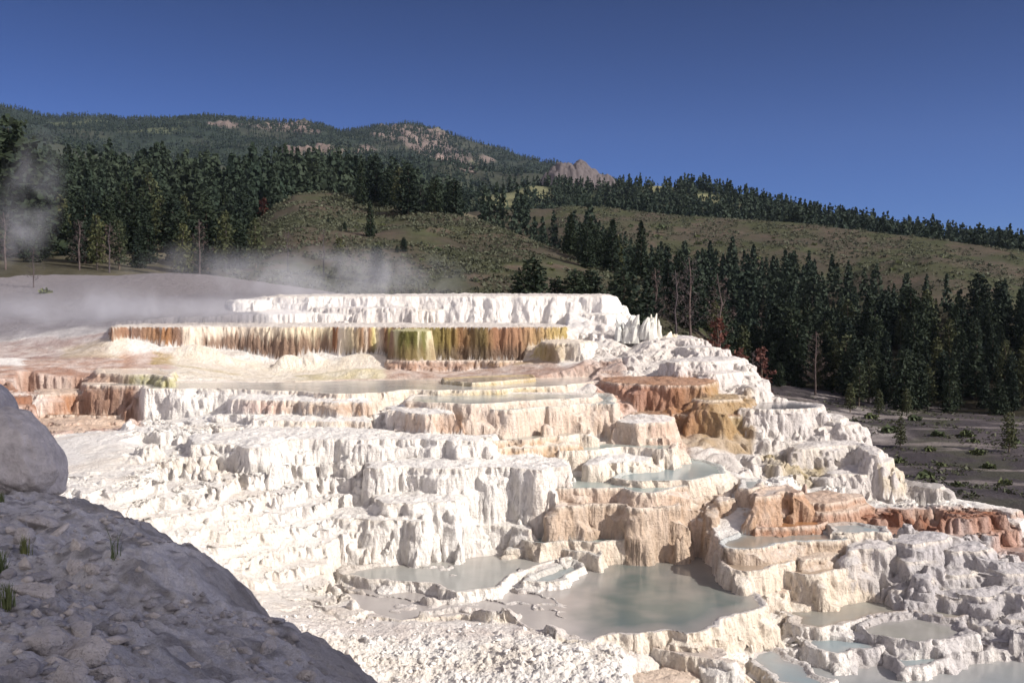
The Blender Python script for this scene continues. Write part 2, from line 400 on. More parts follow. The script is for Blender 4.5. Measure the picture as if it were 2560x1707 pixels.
# --- lowest pools, right
ter(-9.2, [(1690, 1700), (1800, 1675), (1950, 1650), (2100, 1650), (2300, 1660), (2450, 1650), (2600, 1640), (2750, 1700), (2750, 1860), (1690, 1860)], (.36, .38, .38), (.44, .42, .41), lip=.02, name='shallow grey blue pool along the bottom right')
ter(-8.36, [(1585, 1604), (1660, 1598), (1735, 1604), (1790, 1633), (1812, 1652), (1775, 1654), (1700, 1644), (1620, 1626)], MAUVE, C_P, name='small pool below the rim of the big teal pool')
ter(-8.75, [(1560, 1690), (1640, 1655), (1700, 1652), (1850, 1660), (1842, 1680), (1760, 1700), (1690, 1725), (1600, 1760), (1540, 1740)], None, None, C_C, C_P)
ter(-9.0, [(1850, 1640), (1930, 1622), (1990, 1655), (2035, 1685), (2095, 1704), (2040, 1725), (1950, 1705), (1880, 1668)], BLU, MAUVE, name='blue pool with a broken rim at the bottom')
ter(-8.6, [(1955, 1520), (1975, 1565), (2050, 1582), (2128, 1572), (2136, 1560), (2200, 1538), (2281, 1531), (2350, 1548), (2410, 1545), (2425, 1525), (2330, 1482), (2200, 1470), (2050, 1485)], (.37, .36, .32), TANW, lip=.06, name='wide olive grey pool under the tan wall')
ter(-8.85, [(1980, 1598), (2030, 1625), (2060, 1640), (2110, 1650), (2150, 1636), (2205, 1620), (2190, 1600), (2140, 1578), (2080, 1570), (2000, 1572)], BLU, MAUVE, lip=.06, name='pale blue pool with a scalloped white rim')
ter(-8.7, [(2135, 1568), (2178, 1594), (2281, 1608), (2394, 1598), (2430, 1585), (2410, 1560), (2290, 1537), (2200, 1542)], (.38, .37, .33), MAUVE, lip=.12, name='oval grey pool ringed by a thick rim')
ter(-9.0, [(2212, 1640), (2263, 1676), (2320, 1666), (2362, 1642), (2420, 1633), (2478, 1620), (2400, 1603), (2290, 1610), (2212, 1622)], BLU, MAUVE, lip=.08, name='narrow pale blue pool below the oval grey pool')
# --- the big pool and the flats left of it
ter(-8.0, [(800, 1470), (900, 1528), (1000, 1555), (1150, 1535), (1300, 1558), (1400, 1598), (1480, 1610), (1551, 1590), (1605, 1592), (1673, 1579), (1718, 1586), (1772, 1570), (1831, 1546), (1867, 1532), (1898, 1514), (1894, 1491), (1871, 1473), (1844, 1455), (1826, 1433), (1785, 1408), (1765, 1390), (1700, 1375), (1600, 1378), (1500, 1395), (1440, 1410), (1300, 1440), (1000, 1430), (850, 1420)], TEAL, (.52, .475, .445), C_C, lip=.035, amp=.8, name='big grey teal pool running into shallow mauve flats at its left')
ter(-7.82, [(850, 1442), (947, 1456), (982, 1465), (1079, 1466), (1094, 1484), (1141, 1490), (1187, 1482), (1237, 1473), (1264, 1456), (1299, 1437), (1342, 1421), (1440, 1397), (1420, 1380), (1250, 1375), (1100, 1385), (1000, 1405), (870, 1420)], GRYW, (.50, .46, .42), C_W, lip=.10, amp=.8, name='steaming grey pool below the white wall')
ter(-7.9, [(1303, 1462), (1373, 1468), (1419, 1457), (1458, 1425), (1436, 1404), (1380, 1420), (1312, 1444)], BLU, GRYW, C_W, lip=.12, amp=.7, name='small blue pool between two white ridges')
# --- right cluster of tan basins
ter(-7.5, [(1815, 1408), (1829, 1425), (1870, 1428), (1900, 1426), (1956, 1412), (1990, 1405), (1960, 1385), (1820, 1385)], TANW, C_T, C_C, amp=.8, name='brown basin right of the big pool')
ter(-7.1, [(1808, 1362), (1829, 1369), (1874, 1370), (1910, 1367), (1948, 1364), (1984, 1360), (2046, 1356), (2110, 1352), (2130, 1338), (2060, 1326), (1930, 1322), (1846, 1328)], (.40, .34, .27), BLU, C_T, amp=.7, name='tan basin with a blue corner')
ter(-7.42, [(1935, 1392), (1990, 1396), (2010, 1402), (2070, 1392), (2100, 1380), (2040, 1366), (1940, 1370)], None, None, C_T, C_T)
ter(-7.7, [(1965, 1430), (1993, 1439), (2046, 1443), (2096, 1429), (2153, 1420), (2185, 1422), (2170, 1400), (2050, 1398), (1980, 1405)], TANW, C_T, C_C, amp=.8, name='tan basin on top of the cream wall')
ter(-8.15, [(1900, 1478), (1960, 1482), (2010, 1470), (2020, 1450), (1960, 1440), (1900, 1446)], None, None, C_C, C_P)
ter(-7.2, [(2122, 1376), (2153, 1374), (2225, 1376), (2240, 1358), (2200, 1346), (2130, 1350)], None, None, C_GR, C_GR, amp=.7)
ter(-6.95, [(2076, 1334), (2140, 1334), (2211, 1332), (2215, 1318), (2140, 1310), (2080, 1314)], BLU, GRYW, C_C, lip=.06, name='small blue grey basin above the tan basins')
ter(-6.9, [(1890, 1322), (1960, 1326), (2050, 1318), (2060, 1300), (1990, 1294), (1920, 1300)], (.42, .22, .11), C_O, C_O, amp=.8, name='rust coloured shallow basin')
for (px, py, zz, wd) in [(2300, 1352, -7.1, 60), (2420, 1372, -7.35, 70), (2520, 1420, -7.75, 60), (2290, 1400, -7.5, 55), (2400, 1432, -7.85, 60), (2300, 1440, -7.9, 40), (2480, 1480, -8.1, 60), (2570, 1480, -8.0, 50), (2400, 1480, -8.2, 45), (2540, 1545, -8.5, 55), (2260, 1470, -8.15, 40), (2470, 1560, -8.7, 50)]:
    ter(zz, [(px - wd, py), (px - wd * .3, py + 8), (px + wd * .5, py + 5), (px + wd, py - 3), (px + wd * .8, py - 16), (px - wd * .6, py - 16)], None, None, (.48, .465, .475), (.52, .50, .505), amp=1.3, s=3.2, r=.25)
# --- pink tan curtain with the two aqua pools
ter(-6.3, [(1400, 1268), (1500, 1264), (1555, 1264), (1575, 1270), (1690, 1264), (1701, 1254), (1783, 1242), (1795, 1258), (1826, 1256), (1834, 1230), (1862, 1228), (1886, 1235), (1870, 1212), (1780, 1205), (1600, 1215), (1400, 1230)], (.52, .42, .36), C_P, C_T, amp=.9, lip=.03, s=7, name='pinkish shelf pool on the tan curtain')
ter(-5.9, [(1400, 1222), (1494, 1224), (1553, 1222), (1584, 1231), (1630, 1232), (1681, 1224), (1727, 1216), (1722, 1195), (1600, 1188), (1400, 1188)], AQ, GRYW, C_P, amp=.8, lip=.04, s=7, name='lower aqua pool above the tan curtain')
ter(-5.73, [(1540, 1196), (1609, 1204), (1655, 1204), (1706, 1203), (1724, 1204), (1770, 1194), (1820, 1185), (1815, 1165), (1770, 1150), (1690, 1145), (1620, 1165), (1545, 1185)], (.36, .44, .45), AQ, C_C, amp=.7, lip=.04, name='upper aqua blue pool')
ter(-6.05, [(1889, 1245), (1930, 1241), (1965, 1231), (1985, 1240), (2000, 1232), (1970, 1212), (1900, 1222)], MAUVE, C_P, (.64, .42, .27), amp=.8, lip=.05, s=8, name='small mauve basin behind the orange block')
ter(-6.0, [(1850, 1222), (1880, 1224), (1905, 1216), (1900, 1200), (1850, 1200)], BLU, GRYW, C_P, amp=.8, name='tiny blue basin behind the tan curtain')
ter(-6.35, [(1980, 1252), (2060, 1256), (2130, 1248), (2150, 1236), (2060, 1226), (1990, 1236)], None, None, (.60, .40, .28), C_P)
ter(-6.6, [(1990, 1272), (2060, 1278), (2150, 1272), (2160, 1258), (2060, 1255), (1990, 1260)], None, None, (.58, .36, .25), C_P)
ter(-7.35, [(1290, 1350), (1349, 1367), (1410, 1356), (1451, 1357), (1494, 1361), (1553, 1356), (1602, 1350), (1612, 1338), (1560, 1325), (1400, 1318), (1320, 1320)], AQ, GRYW, C_C, amp=.7, lip=.06, name='aqua pool at the foot of the tan curtain')
ter(-7.6, [(1246, 1380), (1321, 1377), (1385, 1376), (1470, 1385), (1500, 1395), (1520, 1370), (1440, 1352), (1280, 1355)], AQ, GRYW, C_C, amp=.8, lip=.06, name='narrow pale pool left of the cracked rim')
# --- white wall
ter(-5.2, [(930, 1168), (1022, 1168), (1165, 1172), (1283, 1167), (1335, 1172), (1374, 1167), (1415, 1164), (1425, 1150), (1300, 1128), (1100, 1125), (930, 1135)], None, None, C_W, C_W, amp=1.25, s=7)
ter(-6.06, [(941, 1246), (984, 1256), (1104, 1257), (1172, 1252), (1185, 1236), (1100, 1222), (940, 1222)], None, None, C_W, C_W, amp=1.2)
ter(-6.5, [(820, 1300), (900, 1299), (1046, 1299), (1062, 1280), (960, 1262), (830, 1268)], None, None, C_W, C_W, amp=1.4)
ter(-7.0, [(1095, 1317), (1160, 1323), (1249, 1317), (1320, 1322), (1310, 1296), (1110, 1290)], None, None, C_W, C_W, amp=1.2)
ter(-4.5, [(480, 1113), (564, 1112), (618, 1114), (667, 1118), (720, 1100), (900, 1099), (1050, 1098), (1130, 1102), (1192, 1103), (1215, 1088), (1000, 1072), (700, 1066), (560, 1080), (480, 1090)], None, None, C_W, C_W, amp=1.3)
# --- upper middle
ter(-5.1, [(1400, 1130), (1480, 1128), (1560, 1120), (1633, 1124), (1690, 1128), (1690, 1108), (1560, 1102), (1400, 1112)], AQ, C_C, C_C, amp=1.0, name='thin aqua film on stepped cream ledges')
ter(-5.35, [(1474, 1161), (1497, 1161), (1550, 1156), (1627, 1153), (1632, 1140), (1560, 1132), (1480, 1138)], None, None, C_C, C_W, amp=1.1)
ter(-5.4, [(1645, 1150), (1663, 1147), (1690, 1152), (1690, 1136), (1650, 1134)], None, None, C_C, C_C)
ter(-4.68, [(1195, 1096), (1222, 1105), (1355, 1097), (1439, 1087), (1480, 1088), (1490, 1070), (1300, 1068), (1200, 1080)], (.50, .50, .44), C_T, [(1195, C_C), (1230, (.66, .42, .22)), (1370, (.66, .44, .26)), (1440, C_C)], amp=.9, name='pale pool at the foot of the big cream block')
ter(-4.9, [(1205, 1122), (1290, 1120), (1380, 1114), (1440, 1108), (1440, 1095), (1205, 1106)], None, None, (.66, .44, .25), C_C)
ter(-3.5, [(1015, 1004), (1100, 1009), (1180, 1013), (1300, 1003), (1480, 996), (1500, 985), (1300, 980), (1030, 988)], (.46, .50, .47), C_C, C_P, lip=.03, amp=.6, name='long blue grey pool below the upper rim')
ter(-3.72, [(1162, 1018), (1202, 1024), (1279, 1026), (1355, 1018), (1396, 1018), (1457, 1013), (1534, 1012), (1545, 995), (1520, 984), (1279, 986), (1180, 1006)], (.40, .47, .46), AQ, C_P, amp=.9, lip=.05, s=8, name='blue grey pool on the big cream block')
ter(-3.76, [(945, 1026), (1000, 1032), (1060, 1036), (1155, 1035), (1165, 1020), (1080, 1012), (950, 1012)], None, None, [(945, C_W), (1030, C_P), (1150, (.6, .36, .22))], C_W, amp=1.5)
ter(-4.3, [(1549, 1054), (1590, 1058), (1640, 1055), (1680, 1053), (1684, 1040), (1560, 1036)], None, None, C_P, C_W, amp=.7)
ter(-4.88, [(1545, 1092), (1620, 1096), (1690, 1092), (1694, 1072), (1550, 1070)], None, None, C_P, C_C, amp=.8)
ter(-3.575, [(560, 999), (640, 1000), (723, 1001), (874, 1005), (935, 1007), (948, 993), (700, 985), (560, 985)], None, None, [(560, C_W), (655, (.66, .45, .38)), (720, C_P), (800, C_T), (900, (.58, .36, .22)), (935, C_P)], C_W, amp=1.2)
ter(-4.2, [(640, 1050), (759, 1051), (860, 1053), (940, 1056), (955, 1036), (700, 1030)], None, None, [(640, C_W), (760, C_C), (830, C_T), (930, C_P)], C_W, amp=1.1)
ter(-3.33, [(205, 963), (365, 965), (372, 972), (485, 972), (600, 976), (716, 979), (800, 984), (874, 986), (971, 984), (1014, 976), (1150, 976), (1261, 976), (1280, 973), (1355, 968), (1483, 957), (1500, 950), (1507, 944), (1503, 940), (1300, 944), (1180, 948), (1000, 947), (700, 954), (420, 954), (210, 957)],
    (.47, .46, .42), C_C, [(205, (.5, .3, .2)), (250, C_B), (330, (.35, .2, .13)), (365, C_W), (600, C_W), (800, C_P), (1000, C_C), (1300, C_Y), (1400, C_P), (1506, C_P)], lip=.03, amp=.9, name='long shallow steaming pool across the middle')
ter(-3.2, [(1105, 953), (1180, 958), (1260, 953), (1342, 945), (1335, 937), (1200, 941), (1105, 946)], (.45, .40, .34), C_Y, C_Y, lip=.03, amp=.5, name='thin crescent pool with a yellow rim')
ter(-2.94, [(240, 934), (300, 936), (376, 936), (425, 943), (440, 930), (400, 922), (250, 922)], (.5, .45, .38), C_C, [(240, (.5, .33, .25)), (300, C_T), (330, C_G), (420, (.5, .47, .2))], C_C, lip=.03, amp=.7, name='small basin with green streaked front')
ter(-4.55, [(50, 1018), (90, 1031), (128, 1039), (220, 1041), (342, 1038), (355, 1020), (300, 1008), (200, 1006), (60, 1008)], (.30, .18, .12), (.4, .22, .12), C_P, lip=.04, name='rust brown pool at the left')
ter(-4.72, [(70, 1052), (180, 1060), (300, 1054), (365, 1046), (360, 1036), (100, 1036)], None, None, (.62, .36, .26), C_P)
ter(-4.9, [(100, 1074), (200, 1080), (330, 1068), (350, 1056), (120, 1056)], None, None, (.62, .40, .30), C_P)
ter(-3.7, [(90, 987), (140, 985), (218, 982), (222, 972), (95, 974)], None, None, [(90, C_W), (165, (.6, .3, .16)), (215, C_O)], C_P, amp=.8)
# --- right: rust wall, knolls and tiers
ter(-3.25, D((1498, 45.5), (1540, 44.4), (1597, 44.2), (1606, 43.4), (1640, 43.0), (1700, 42.6), (1765, 42.8), (1785, 44.5), (1780, 47), (1640, 48), (1500, 47.5)), None, None, [(1500, (.62, .36, .25)), (1600, (.52, .27, .18)), (1700, (.44, .22, .12)), (1790, (.55, .34, .14))], (.52, .30, .18), amp=.9, s=5)
ter(-3.8, D((1700, 42.2), (1770, 41.9), (1840, 42.4), (1856, 44.5), (1780, 45)), None, None, [(1700, (.5, .25, .11)), (1790, (.5, .33, .15))], (.5, .36, .2), amp=1.3, s=1.7, r=.5)
ter(-4.4, D((1590, 42.4), (1650, 41.6), (1712, 41.3), (1790, 41.2), (1860, 41.4), (1870, 43.5), (1600, 44)), None, None, [(1590, C_O), (1750, (.56, .34, .16)), (1850, (.46, .35, .17))], (.5, .3, .18), amp=1.2, s=4)
ter(-4.15, [(1852, 1023), (1900, 1026), (1960, 1024), (2038, 1021), (2042, 1010), (1980, 1002), (1880, 1004)], (.20, .18, .16), C_GR, C_GR, C_GR, amp=1.2, s=3.2, lip=.03, name='dark still pool on top of the white knoll')
ter(-4.62, [(1990, 1044), (2040, 1042), (2099, 1052), (2106, 1048), (2090, 1036), (2000, 1030)], None, None, C_GR, C_GR, amp=1.3, s=4, r=.3)
ter(-4.85, [(2050, 1068), (2103, 1064), (2126, 1066), (2132, 1056), (2060, 1050)], None, None, C_GR, C_GR, amp=1.3, s=4, r=.3)
ter(-5.4, [(2010, 1120), (2080, 1116), (2146, 1114), (2188, 1136), (2200, 1128), (2150, 1100), (2010, 1100)], None, None, C_GR, C_GR, amp=1.4, s=4, r=.3)
ter(-5.65, [(2170, 1152), (2200, 1156), (2233, 1152), (2236, 1144), (2190, 1136), (2170, 1142)], None, None, (.7, .62, .48), C_GR, amp=.8, s=8)
ter(-6.1, [(2080, 1182), (2150, 1186), (2206, 1180), (2200, 1166), (2090, 1160)], None, None, C_GR, C_GR, amp=1.4, s=4, r=.3)
ter(-6.5, [(2190, 1206), (2250, 1214), (2333, 1220), (2336, 1210), (2260, 1198), (2195, 1196)], None, None, (.4, .37, .35), (.3, .28, .27), amp=1.0)
ter(-7.05, [(2330, 1262), (2420, 1266), (2500, 1276), (2535, 1284), (2540, 1274), (2450, 1256), (2340, 1248)], None, None, (.62, .45, .38), C_W, amp=1.2)
ter(-7.25, [(2480, 1300), (2530, 1306), (2556, 1312), (2560, 1296), (2500, 1286)], None, None, C_W, C_W, amp=1.0, s=4)
# --- brown and green curtain, upper terrace
ter(-.95, D((283, 55), (320, 55.6), (600, 56.4), (760, 56.2), (960, 55.4), (1090, 55.2), (1190, 55.2), (1320, 55), (1411, 56), (1432, 58), (1420, 64), (700, 64), (280, 61)), None, None, 'curtain', (.60, .55, .50), amp=1.0, s=9, lip=.02, slope=.004)
ter(-1.13, D((984, 54.4), (1005, 53.9), (1050, 53.9), (1078, 54.4), (1080, 56), (980, 56)), None, None, 'bulge', (.45, .42, .15), amp=.5, s=7, lip=0)
ter(-1.75, D((1340, 53.5), (1358, 52.6), (1400, 52.2), (1440, 52.4), (1478, 53.4), (1490, 57), (1340, 57)), None, None, [(1340, C_Y), (1375, (.45, .34, .16)), (1420, (.6, .5, .36)), (1470, C_W)], C_C, amp=1.2, s=4)
ter(-2.73, D((962, 53.9), (1000, 53.4), (1180, 53.4), (1250, 53.0), (1312, 53.0), (1335, 53.8), (1345, 56.5), (955, 56.5)), (.45, .36, .28), C_T, [(962, (.55, .36, .26)), (1150, (.45, .27, .18)), (1230, (.55, .36, .2)), (1320, C_T)], lip=.03, s=5, name='narrow pool at the foot of the curtain')
ter(.90, D((650, 68), (700, 66.5), (860, 66), (1000, 65.2), (1100, 64.6), (1280, 63.8), (1420, 63.0), (1500, 62.6), (1522, 63.4), (1530, 66), (1500, 72), (1100, 75), (650, 75)), None, None, C_W, (.6, .56, .52), amp=.65, s=2.6, lip=.03, r=.45, led=.5)
ter(.12, D((790, 65.4), (830, 64.6), (1040, 63.6), (1060, 66), (800, 67)), None, None, C_GR, C_GR, amp=1.0, s=5)
ter(-.25, D((1440, 61.6), (1500, 60.8), (1535, 61), (1548, 62.5), (1540, 66), (1440, 66)), None, None, C_W, C_W, amp=1.4, s=2.5, r=.4)
ter(.62, D((560, 66), (600, 64.8), (640, 65.5), (690, 66.5), (690, 70), (560, 69)), None, None, C_W, C_W, amp=1.6, s=4)
# --- white shoulder at the right
ter(-1.55, D((1655, 54.4), (1700, 53.4), (1760, 53.2), (1766, 54.5), (1740, 57), (1660, 57)), None, None, C_GR, C_GR, amp=1.3, s=3.5, r=.3)
ter(-1.95, D((1690, 52.2), (1740, 51.2), (1786, 51.4), (1794, 53), (1700, 54)), None, None, C_GR, C_GR, amp=1.4, s=3.5, r=.3)
ter(-2.45, D((1680, 47.4), (1700, 46.8), (1755, 47.4), (1800, 48.0), (1849, 49.0), (1858, 50.5), (1800, 51.5), (1690, 50)), None, None, C_GR, C_GR, amp=1.4, s=4, r=.3)
ter(-2.95, D((1720, 46.6), (1780, 46.2), (1850, 46.6), (1884, 47.6), (1880, 49), (1730, 48)), None, None, C_GR, C_GR, amp=1.6, s=3.5, r=.3)

# --- ground under the terraces: scattered levels (px, py, depth)
BP = [(170, 1240, 27), (300, 1150, 31.5), (200, 1090, 36), (450, 1200, 30.5), (600, 1250, 30), (350, 1290, 27), (500, 1340, 27.3), (700, 1330, 29.7), (800, 1400, 29.2), (650, 1450, 27.2), (750, 1540, 25), (900, 1560, 25),
      (1000, 1620, 23.7), (1200, 1650, 22.8), (1500, 1690, 22), (1000, 1707, 21.5), (1600, 1707, 21.8), (300, 1450, 24), (500, 1600, 20), (1300, 1800, 20), (0, 1150, 34), (0, 1250, 28), (850, 1210, 33.2), (700, 1150, 34.2), (800, 1260, 31.5), (400, 1070, 38.5), (600, 1060, 38.2),
      (100, 945, 48), (0, 965, 46), (0, 900, 52), (0, 860, 57), (150, 835, 58), (200, 800, 63), (0, 790, 64), (300, 690, 85), (500, 686, 85), (400, 683, 86), (110, 720, 82), (0, 737, 80), (600, 706, 82), (400, 760, 69), (600, 760, 67), (800, 790, 62.5), (1050, 800, 61), (1250, 800, 60),
      (200, 870, 55.5), (262, 842, 56.2), (285, 858, 54.6), (235, 862, 55), (300, 880, 54), (450, 905, 53), (677, 915, 55), (850, 918, 54.5), (550, 935, 50), (400, 915, 50.5), (1400, 925, 50), (1480, 935, 47.5),
      (1560, 830, 57), (1600, 865, 54), (1690, 852, 54), (1640, 946, 47.5), (1560, 905, 50), (1700, 905, 50), (1849, 905, 49), (1750, 936, 47.3), (1850, 955, 46.5), (1934, 980, 46), (1952, 1002, 44.6), (1800, 985, 45), (1870, 1014, 43),
      (1700, 1112, 40), (1750, 1132, 39.3), (1900, 1162, 37.5), (2050, 1197, 37), (2200, 1244, 36), (1960, 1192, 36.4), (1800, 1165, 37), (1860, 1200, 35.5),
      (2050, 1242, 34.5), (2250, 1284, 34), (2500, 1312, 33.6), (2150, 1300, 33), (2350, 1320, 32.6), (2300, 1345, 32), (2560, 1400, 31.5), (2300, 1460, 29.5), (2450, 1510, 28), (2560, 1600, 26), (2700, 1500, 29), (2700, 1350, 33.5), (2400, 1268, 35.5), (2530, 1300, 34.6)]
P = []; Z = []
for a, b, Yd in BP:
    q = on_y(a, b, Yd); P.append((q[0], q[1])); Z.append(q[2])
for a, Yd, z in [(850, 25.6, -7.9), (1000, 24.5, -7.96), (1150, 24.5, -7.96), (1300, 24.1, -7.98), (1400, 23.3, -8.0), (1470, 23.0, -8.02), (1000, 23.3, -7.95), (1250, 22.8, -7.97), (1420, 22.3, -8.0), (1560, 23.2, -8.2), (1849, 57, -6.6), (1849, 66, -9.3), (1760, 60, -5.2), (1760, 70, -8.2), (1680, 66, -5.5), (1600, 68, -3.2), (1600, 78, -5), (1500, 72, -.6), (1500, 82, -2), (1300, 80, -.2), (1100, 80, .3), (800, 80, 1.2),
                 (1940, 54, -8.2), (2038, 50, -8.4), (2103, 47, -8.6), (2234, 44.5, -9.4), (2330, 43, -9.5), (2450, 41.5, -9.7), (2700, 40, -9.8), (2000, 62, -9.8),
                 (2200, 56, -9.9), (2450, 52, -10), (2700, 50, -10), (2000, 80, -9.8), (2300, 80, -10), (2700, 80, -10.2), (1900, 90, -9.5), (2300, 105, -10), (2700, 105, -10.2), (1750, 90, -8.5), (1600, 92, -6),
                 (1400, 92, -1), (1000, 92, 1), (600, 95, 2.4), (300, 98, 3.4), (0, 98, 4), (-200, 80, 1.5), (-300, 60, -1), (-200, 45, -3), (-300, 98, 4.2), (-100, 92, 3.6), (100, 93, 3.4)]:
    P.append((bear(a) * Yd, Yd)); Z.append(z)
for t in T:
    if t['z'] in (-1.13, -1.75): continue
    c = t['P'].mean(0); P.append(tuple(c)); Z.append(t['z'] - .35)
BASE = rbf_fit(P, Z, 1.2, .06)
FANS = [(500, 54.7, .62, 1.5, .6), (880, 54.8, .42, 1.3, .5), (775, 54.9, .65, .7, .4), (950, 54.6, .2, .8, .4), (725, 54.8, .55, .5, .4), (700, 54.6, .4, .4, .4), (1580, 32.3, .0, .4, .4), (890, 52.0, .45, 2.6, 1.0)]
def zbox(p, y, p0, p1, y0, y1, sp=30, sy=1.2):
    return sstep(p0 - sp, p0 + sp, p) * (1 - sstep(p1 - sp, p1 + sp, p)) * sstep(y0 - sy, y0 + sy, y) * (1 - sstep(y1 - sy, y1 + sy, y))
def warp(x, y, k, amp):
    f = 1 + np.clip((y - 34) / 60, 0, .6)
    o = .36 * perlin(x / (1.9 * f), y / (1.9 * f), 3) + .33 * np.abs(perlin(x / (1.15 * f), y / (1.15 * f), 5)) \
        + .10 * np.abs(perlin(x / .42, y / .42, 7)) + .045 * perlin(x / .15, y / .15, 9)
    return o * amp * f - .12 * amp
def ground(x, y):                                   # base height, terrace steps included, before the traced basins
    p = pxb(x, y)
    b = BASE(x, y)
    for px, Yd, h, rx, ry in FANS:
        cx = bear(px) * Yd
        b = b + h * np.exp(-((x - cx) / rx) ** 2 - ((y - Yd) / ry) ** 2)
    # zones of small scalloped steps
    wmt = zbox(p, y, 330, 1250, 26, 39.5, 60, 1.5) * (1 - .45 * zbox(p, y, 300, 860, 22, 30.5, 60, 1.5)) + zbox(p, y, 1150, 1720, 33, 39, 40, 1) + zbox(p, y, 1880, 2800, 25, 36.5, 40, 1) + .4 * zbox(p, y, 1480, 1960, 42, 58, 30, 2) + .7 * zbox(p, y, 1860, 2250, 36, 44, 20, 1) + .6 * zbox(p, y, -200, 420, 38, 47, 40, 1.5) + .35 * zbox(p, y, 0, 400, 24, 30, 60, 1)
    wmt = np.clip(wmt, 0, 1)
    n1 = perlin(x / 2.3, y / 2.3, 21); n2 = np.abs(perlin(x / .95, y / .95, 23)); n3 = np.abs(perlin(x / .36, y / .36, 25))
    st = .40 + .10 * perlin(x / 6, y / 6, 27)
    st = .41
    q = (b + .24 * n1) / st + 1.1 * n2 + .45 * n3 + .45 * np.abs(perlin(x / 1.9, y / 1.9, 26)) - .5 + .55 * perlin(x / 4.5, y / 4.5, 22)
    k = np.floor(q); fr = q - k
    g = .06 * np.clip(fr / .62, 0, 1) + .94 * sstep(.62, .90, fr) + .20 * np.exp(-((fr - .92) / .06) ** 2)
    mt = st * (k + g)
    lump = .05 * fbm(x / .8, y / .8, 4, 29) + zbox(p, y, 1450, 2300, 36, 60, 30, 2) * (.75 * np.abs(perlin(x / 2.2, y / 2.6, 28)) + .3 * np.abs(perlin(x / .8, y / .9, 30)) - .3)
    z = b * (1 - wmt) + mt * wmt + lump * .7
    nr = perlin(x / 1.6, y / 1.6, 77); rub = zbox(p + 160 * nr, y + .9 * nr, 700, 1700, 18, 24.3, 180, 1.1)
    lum = sstep(.1, .6, perlin(x / .7, y / .7, 78) + .3) * np.maximum(0, .5 - worley(x / .27 + nr, y / .27, 4)) * .24 + np.maximum(0, .45 - worley(x / .12, y / .12 + nr, 6)) * .12 + .10 * np.abs(perlin(x / .45, y / .45, 79))
    z = z + rub * (lum + .05 * fbm(x / .5, y / .5, 4, 33))
    return z, b, wmt, rub
def terr_eval(x, y):
    z, b, wmt, rub = ground(x, y)
    tid = np.full(x.shape, -1, np.int16); wall = np.zeros(x.shape, np.float32); drop = np.zeros(x.shape, np.float32)
    wp = warp(x, y, 0, 1.0)
    sl = perlin(x / 1.3, y / 1.3, 71)
    lw1 = .42 * sstep(-.05, .5, perlin(x / 1.0, y / 1.0, 74)); lh1 = .34 + .26 * perlin(x / 2.1, y / 2.1, 75)
    lw2 = .38 * sstep(-.05, .5, perlin(x / .9, y / .9, 76)); lh2 = lh1 + .55 + .3 * perlin(x / 1.7, y / 1.7, 77)
    knob = .08 * np.abs(perlin(x / .9, y / .9, 171)) + .07 * np.abs(perlin(x / .36, y / .36, 173)) + .05 * perlin(x / 2.5, y / 2.5, 175)
    st2 = perlin(x / .4, y / .4, 73)
    zz = z.copy(); top = np.full(x.shape, -99.0)
    mem = []
    for i, t in enumerate(T):
        Pl = t['P']; m = 1.6
        x0, y0 = Pl.min(0) - m; x1, y1 = Pl.max(0) + m
        idx = np.nonzero((x > x0) & (x < x1) & (y > y0) & (y < y1))[0]
        if not len(idx): continue
        xs, ys = x[idx], y[idx]
        d = sdist(Pl, xs, ys) - wp[idx] * t['amp'] * t['rough']
        mem.append((i, idx, d))
        ins = d < 0
        # the base gives way inside a basin
        j = idx[ins]; w_in = sstep(0, .35, -d[ins])
        zz[j] = np.where(top[j] > -90, zz[j], zz[j] * (1 - w_in) + np.minimum(zz[j], t['z'] - .12) * w_in)
    for i, idx, d in mem:
        t = T[i]; ins = d < 0
        di = np.clip(-d, 0, 9)
        if t['pool'] is not None:
            fl = t['z'] + t['lip'] * (1 - sstep(.06, .22, di)) - .16 * sstep(.12, .7, di)
            if t['z'] == -8.0:      # low rimstone ridges and half dry shelves on the flats
                xx, yy = x[idx], y[idx]; zn = 1 - sstep(1380, 1500, pxb(xx, yy))
                rn = perlin(xx / 2.4, yy / 1.5, 401) + .25 * perlin(xx / .5, yy / .5, 403)
                fl = fl + zn * (.185 * np.exp(-(rn / .05) ** 2) + .20 * sstep(.22, .6, perlin(xx / 1.9, yy / 1.2, 405) + .3 * perlin(xx / .4, yy / .4, 407)))
        else:
            fl = t['z'] + (t['slope'] + .03) * np.minimum(di, 3) + knob[idx] * sstep(0, .35, di)
        S = t['s'] * (1 + .35 * sl[idx])
        dd = np.clip(d, 0, 9)
        if t['led']:
            for lw, lh in ((lw1, lh1), (lw2, lh2)):
                d1 = np.maximum(lh[idx], .12) / S; dd = np.where(dd > d1, np.maximum(d1 + .12 * (dd - d1), dd - lw[idx] * .75 * t['led']), dd)
        dr = S * dd * dd / (dd + t['r'])
        h = np.where(ins, fl, t['z'] + t['lip'] * (1 if t['pool'] is not None else .3) - dr)
        up = h > zz[idx]
        j = idx[up]
        zz[j] = h[up]; tid[j] = i; wall[j] = (~ins)[up]; drop[j] = dr[up] * (~ins)[up]
    return zz, b, wmt, rub, tid, wall, drop

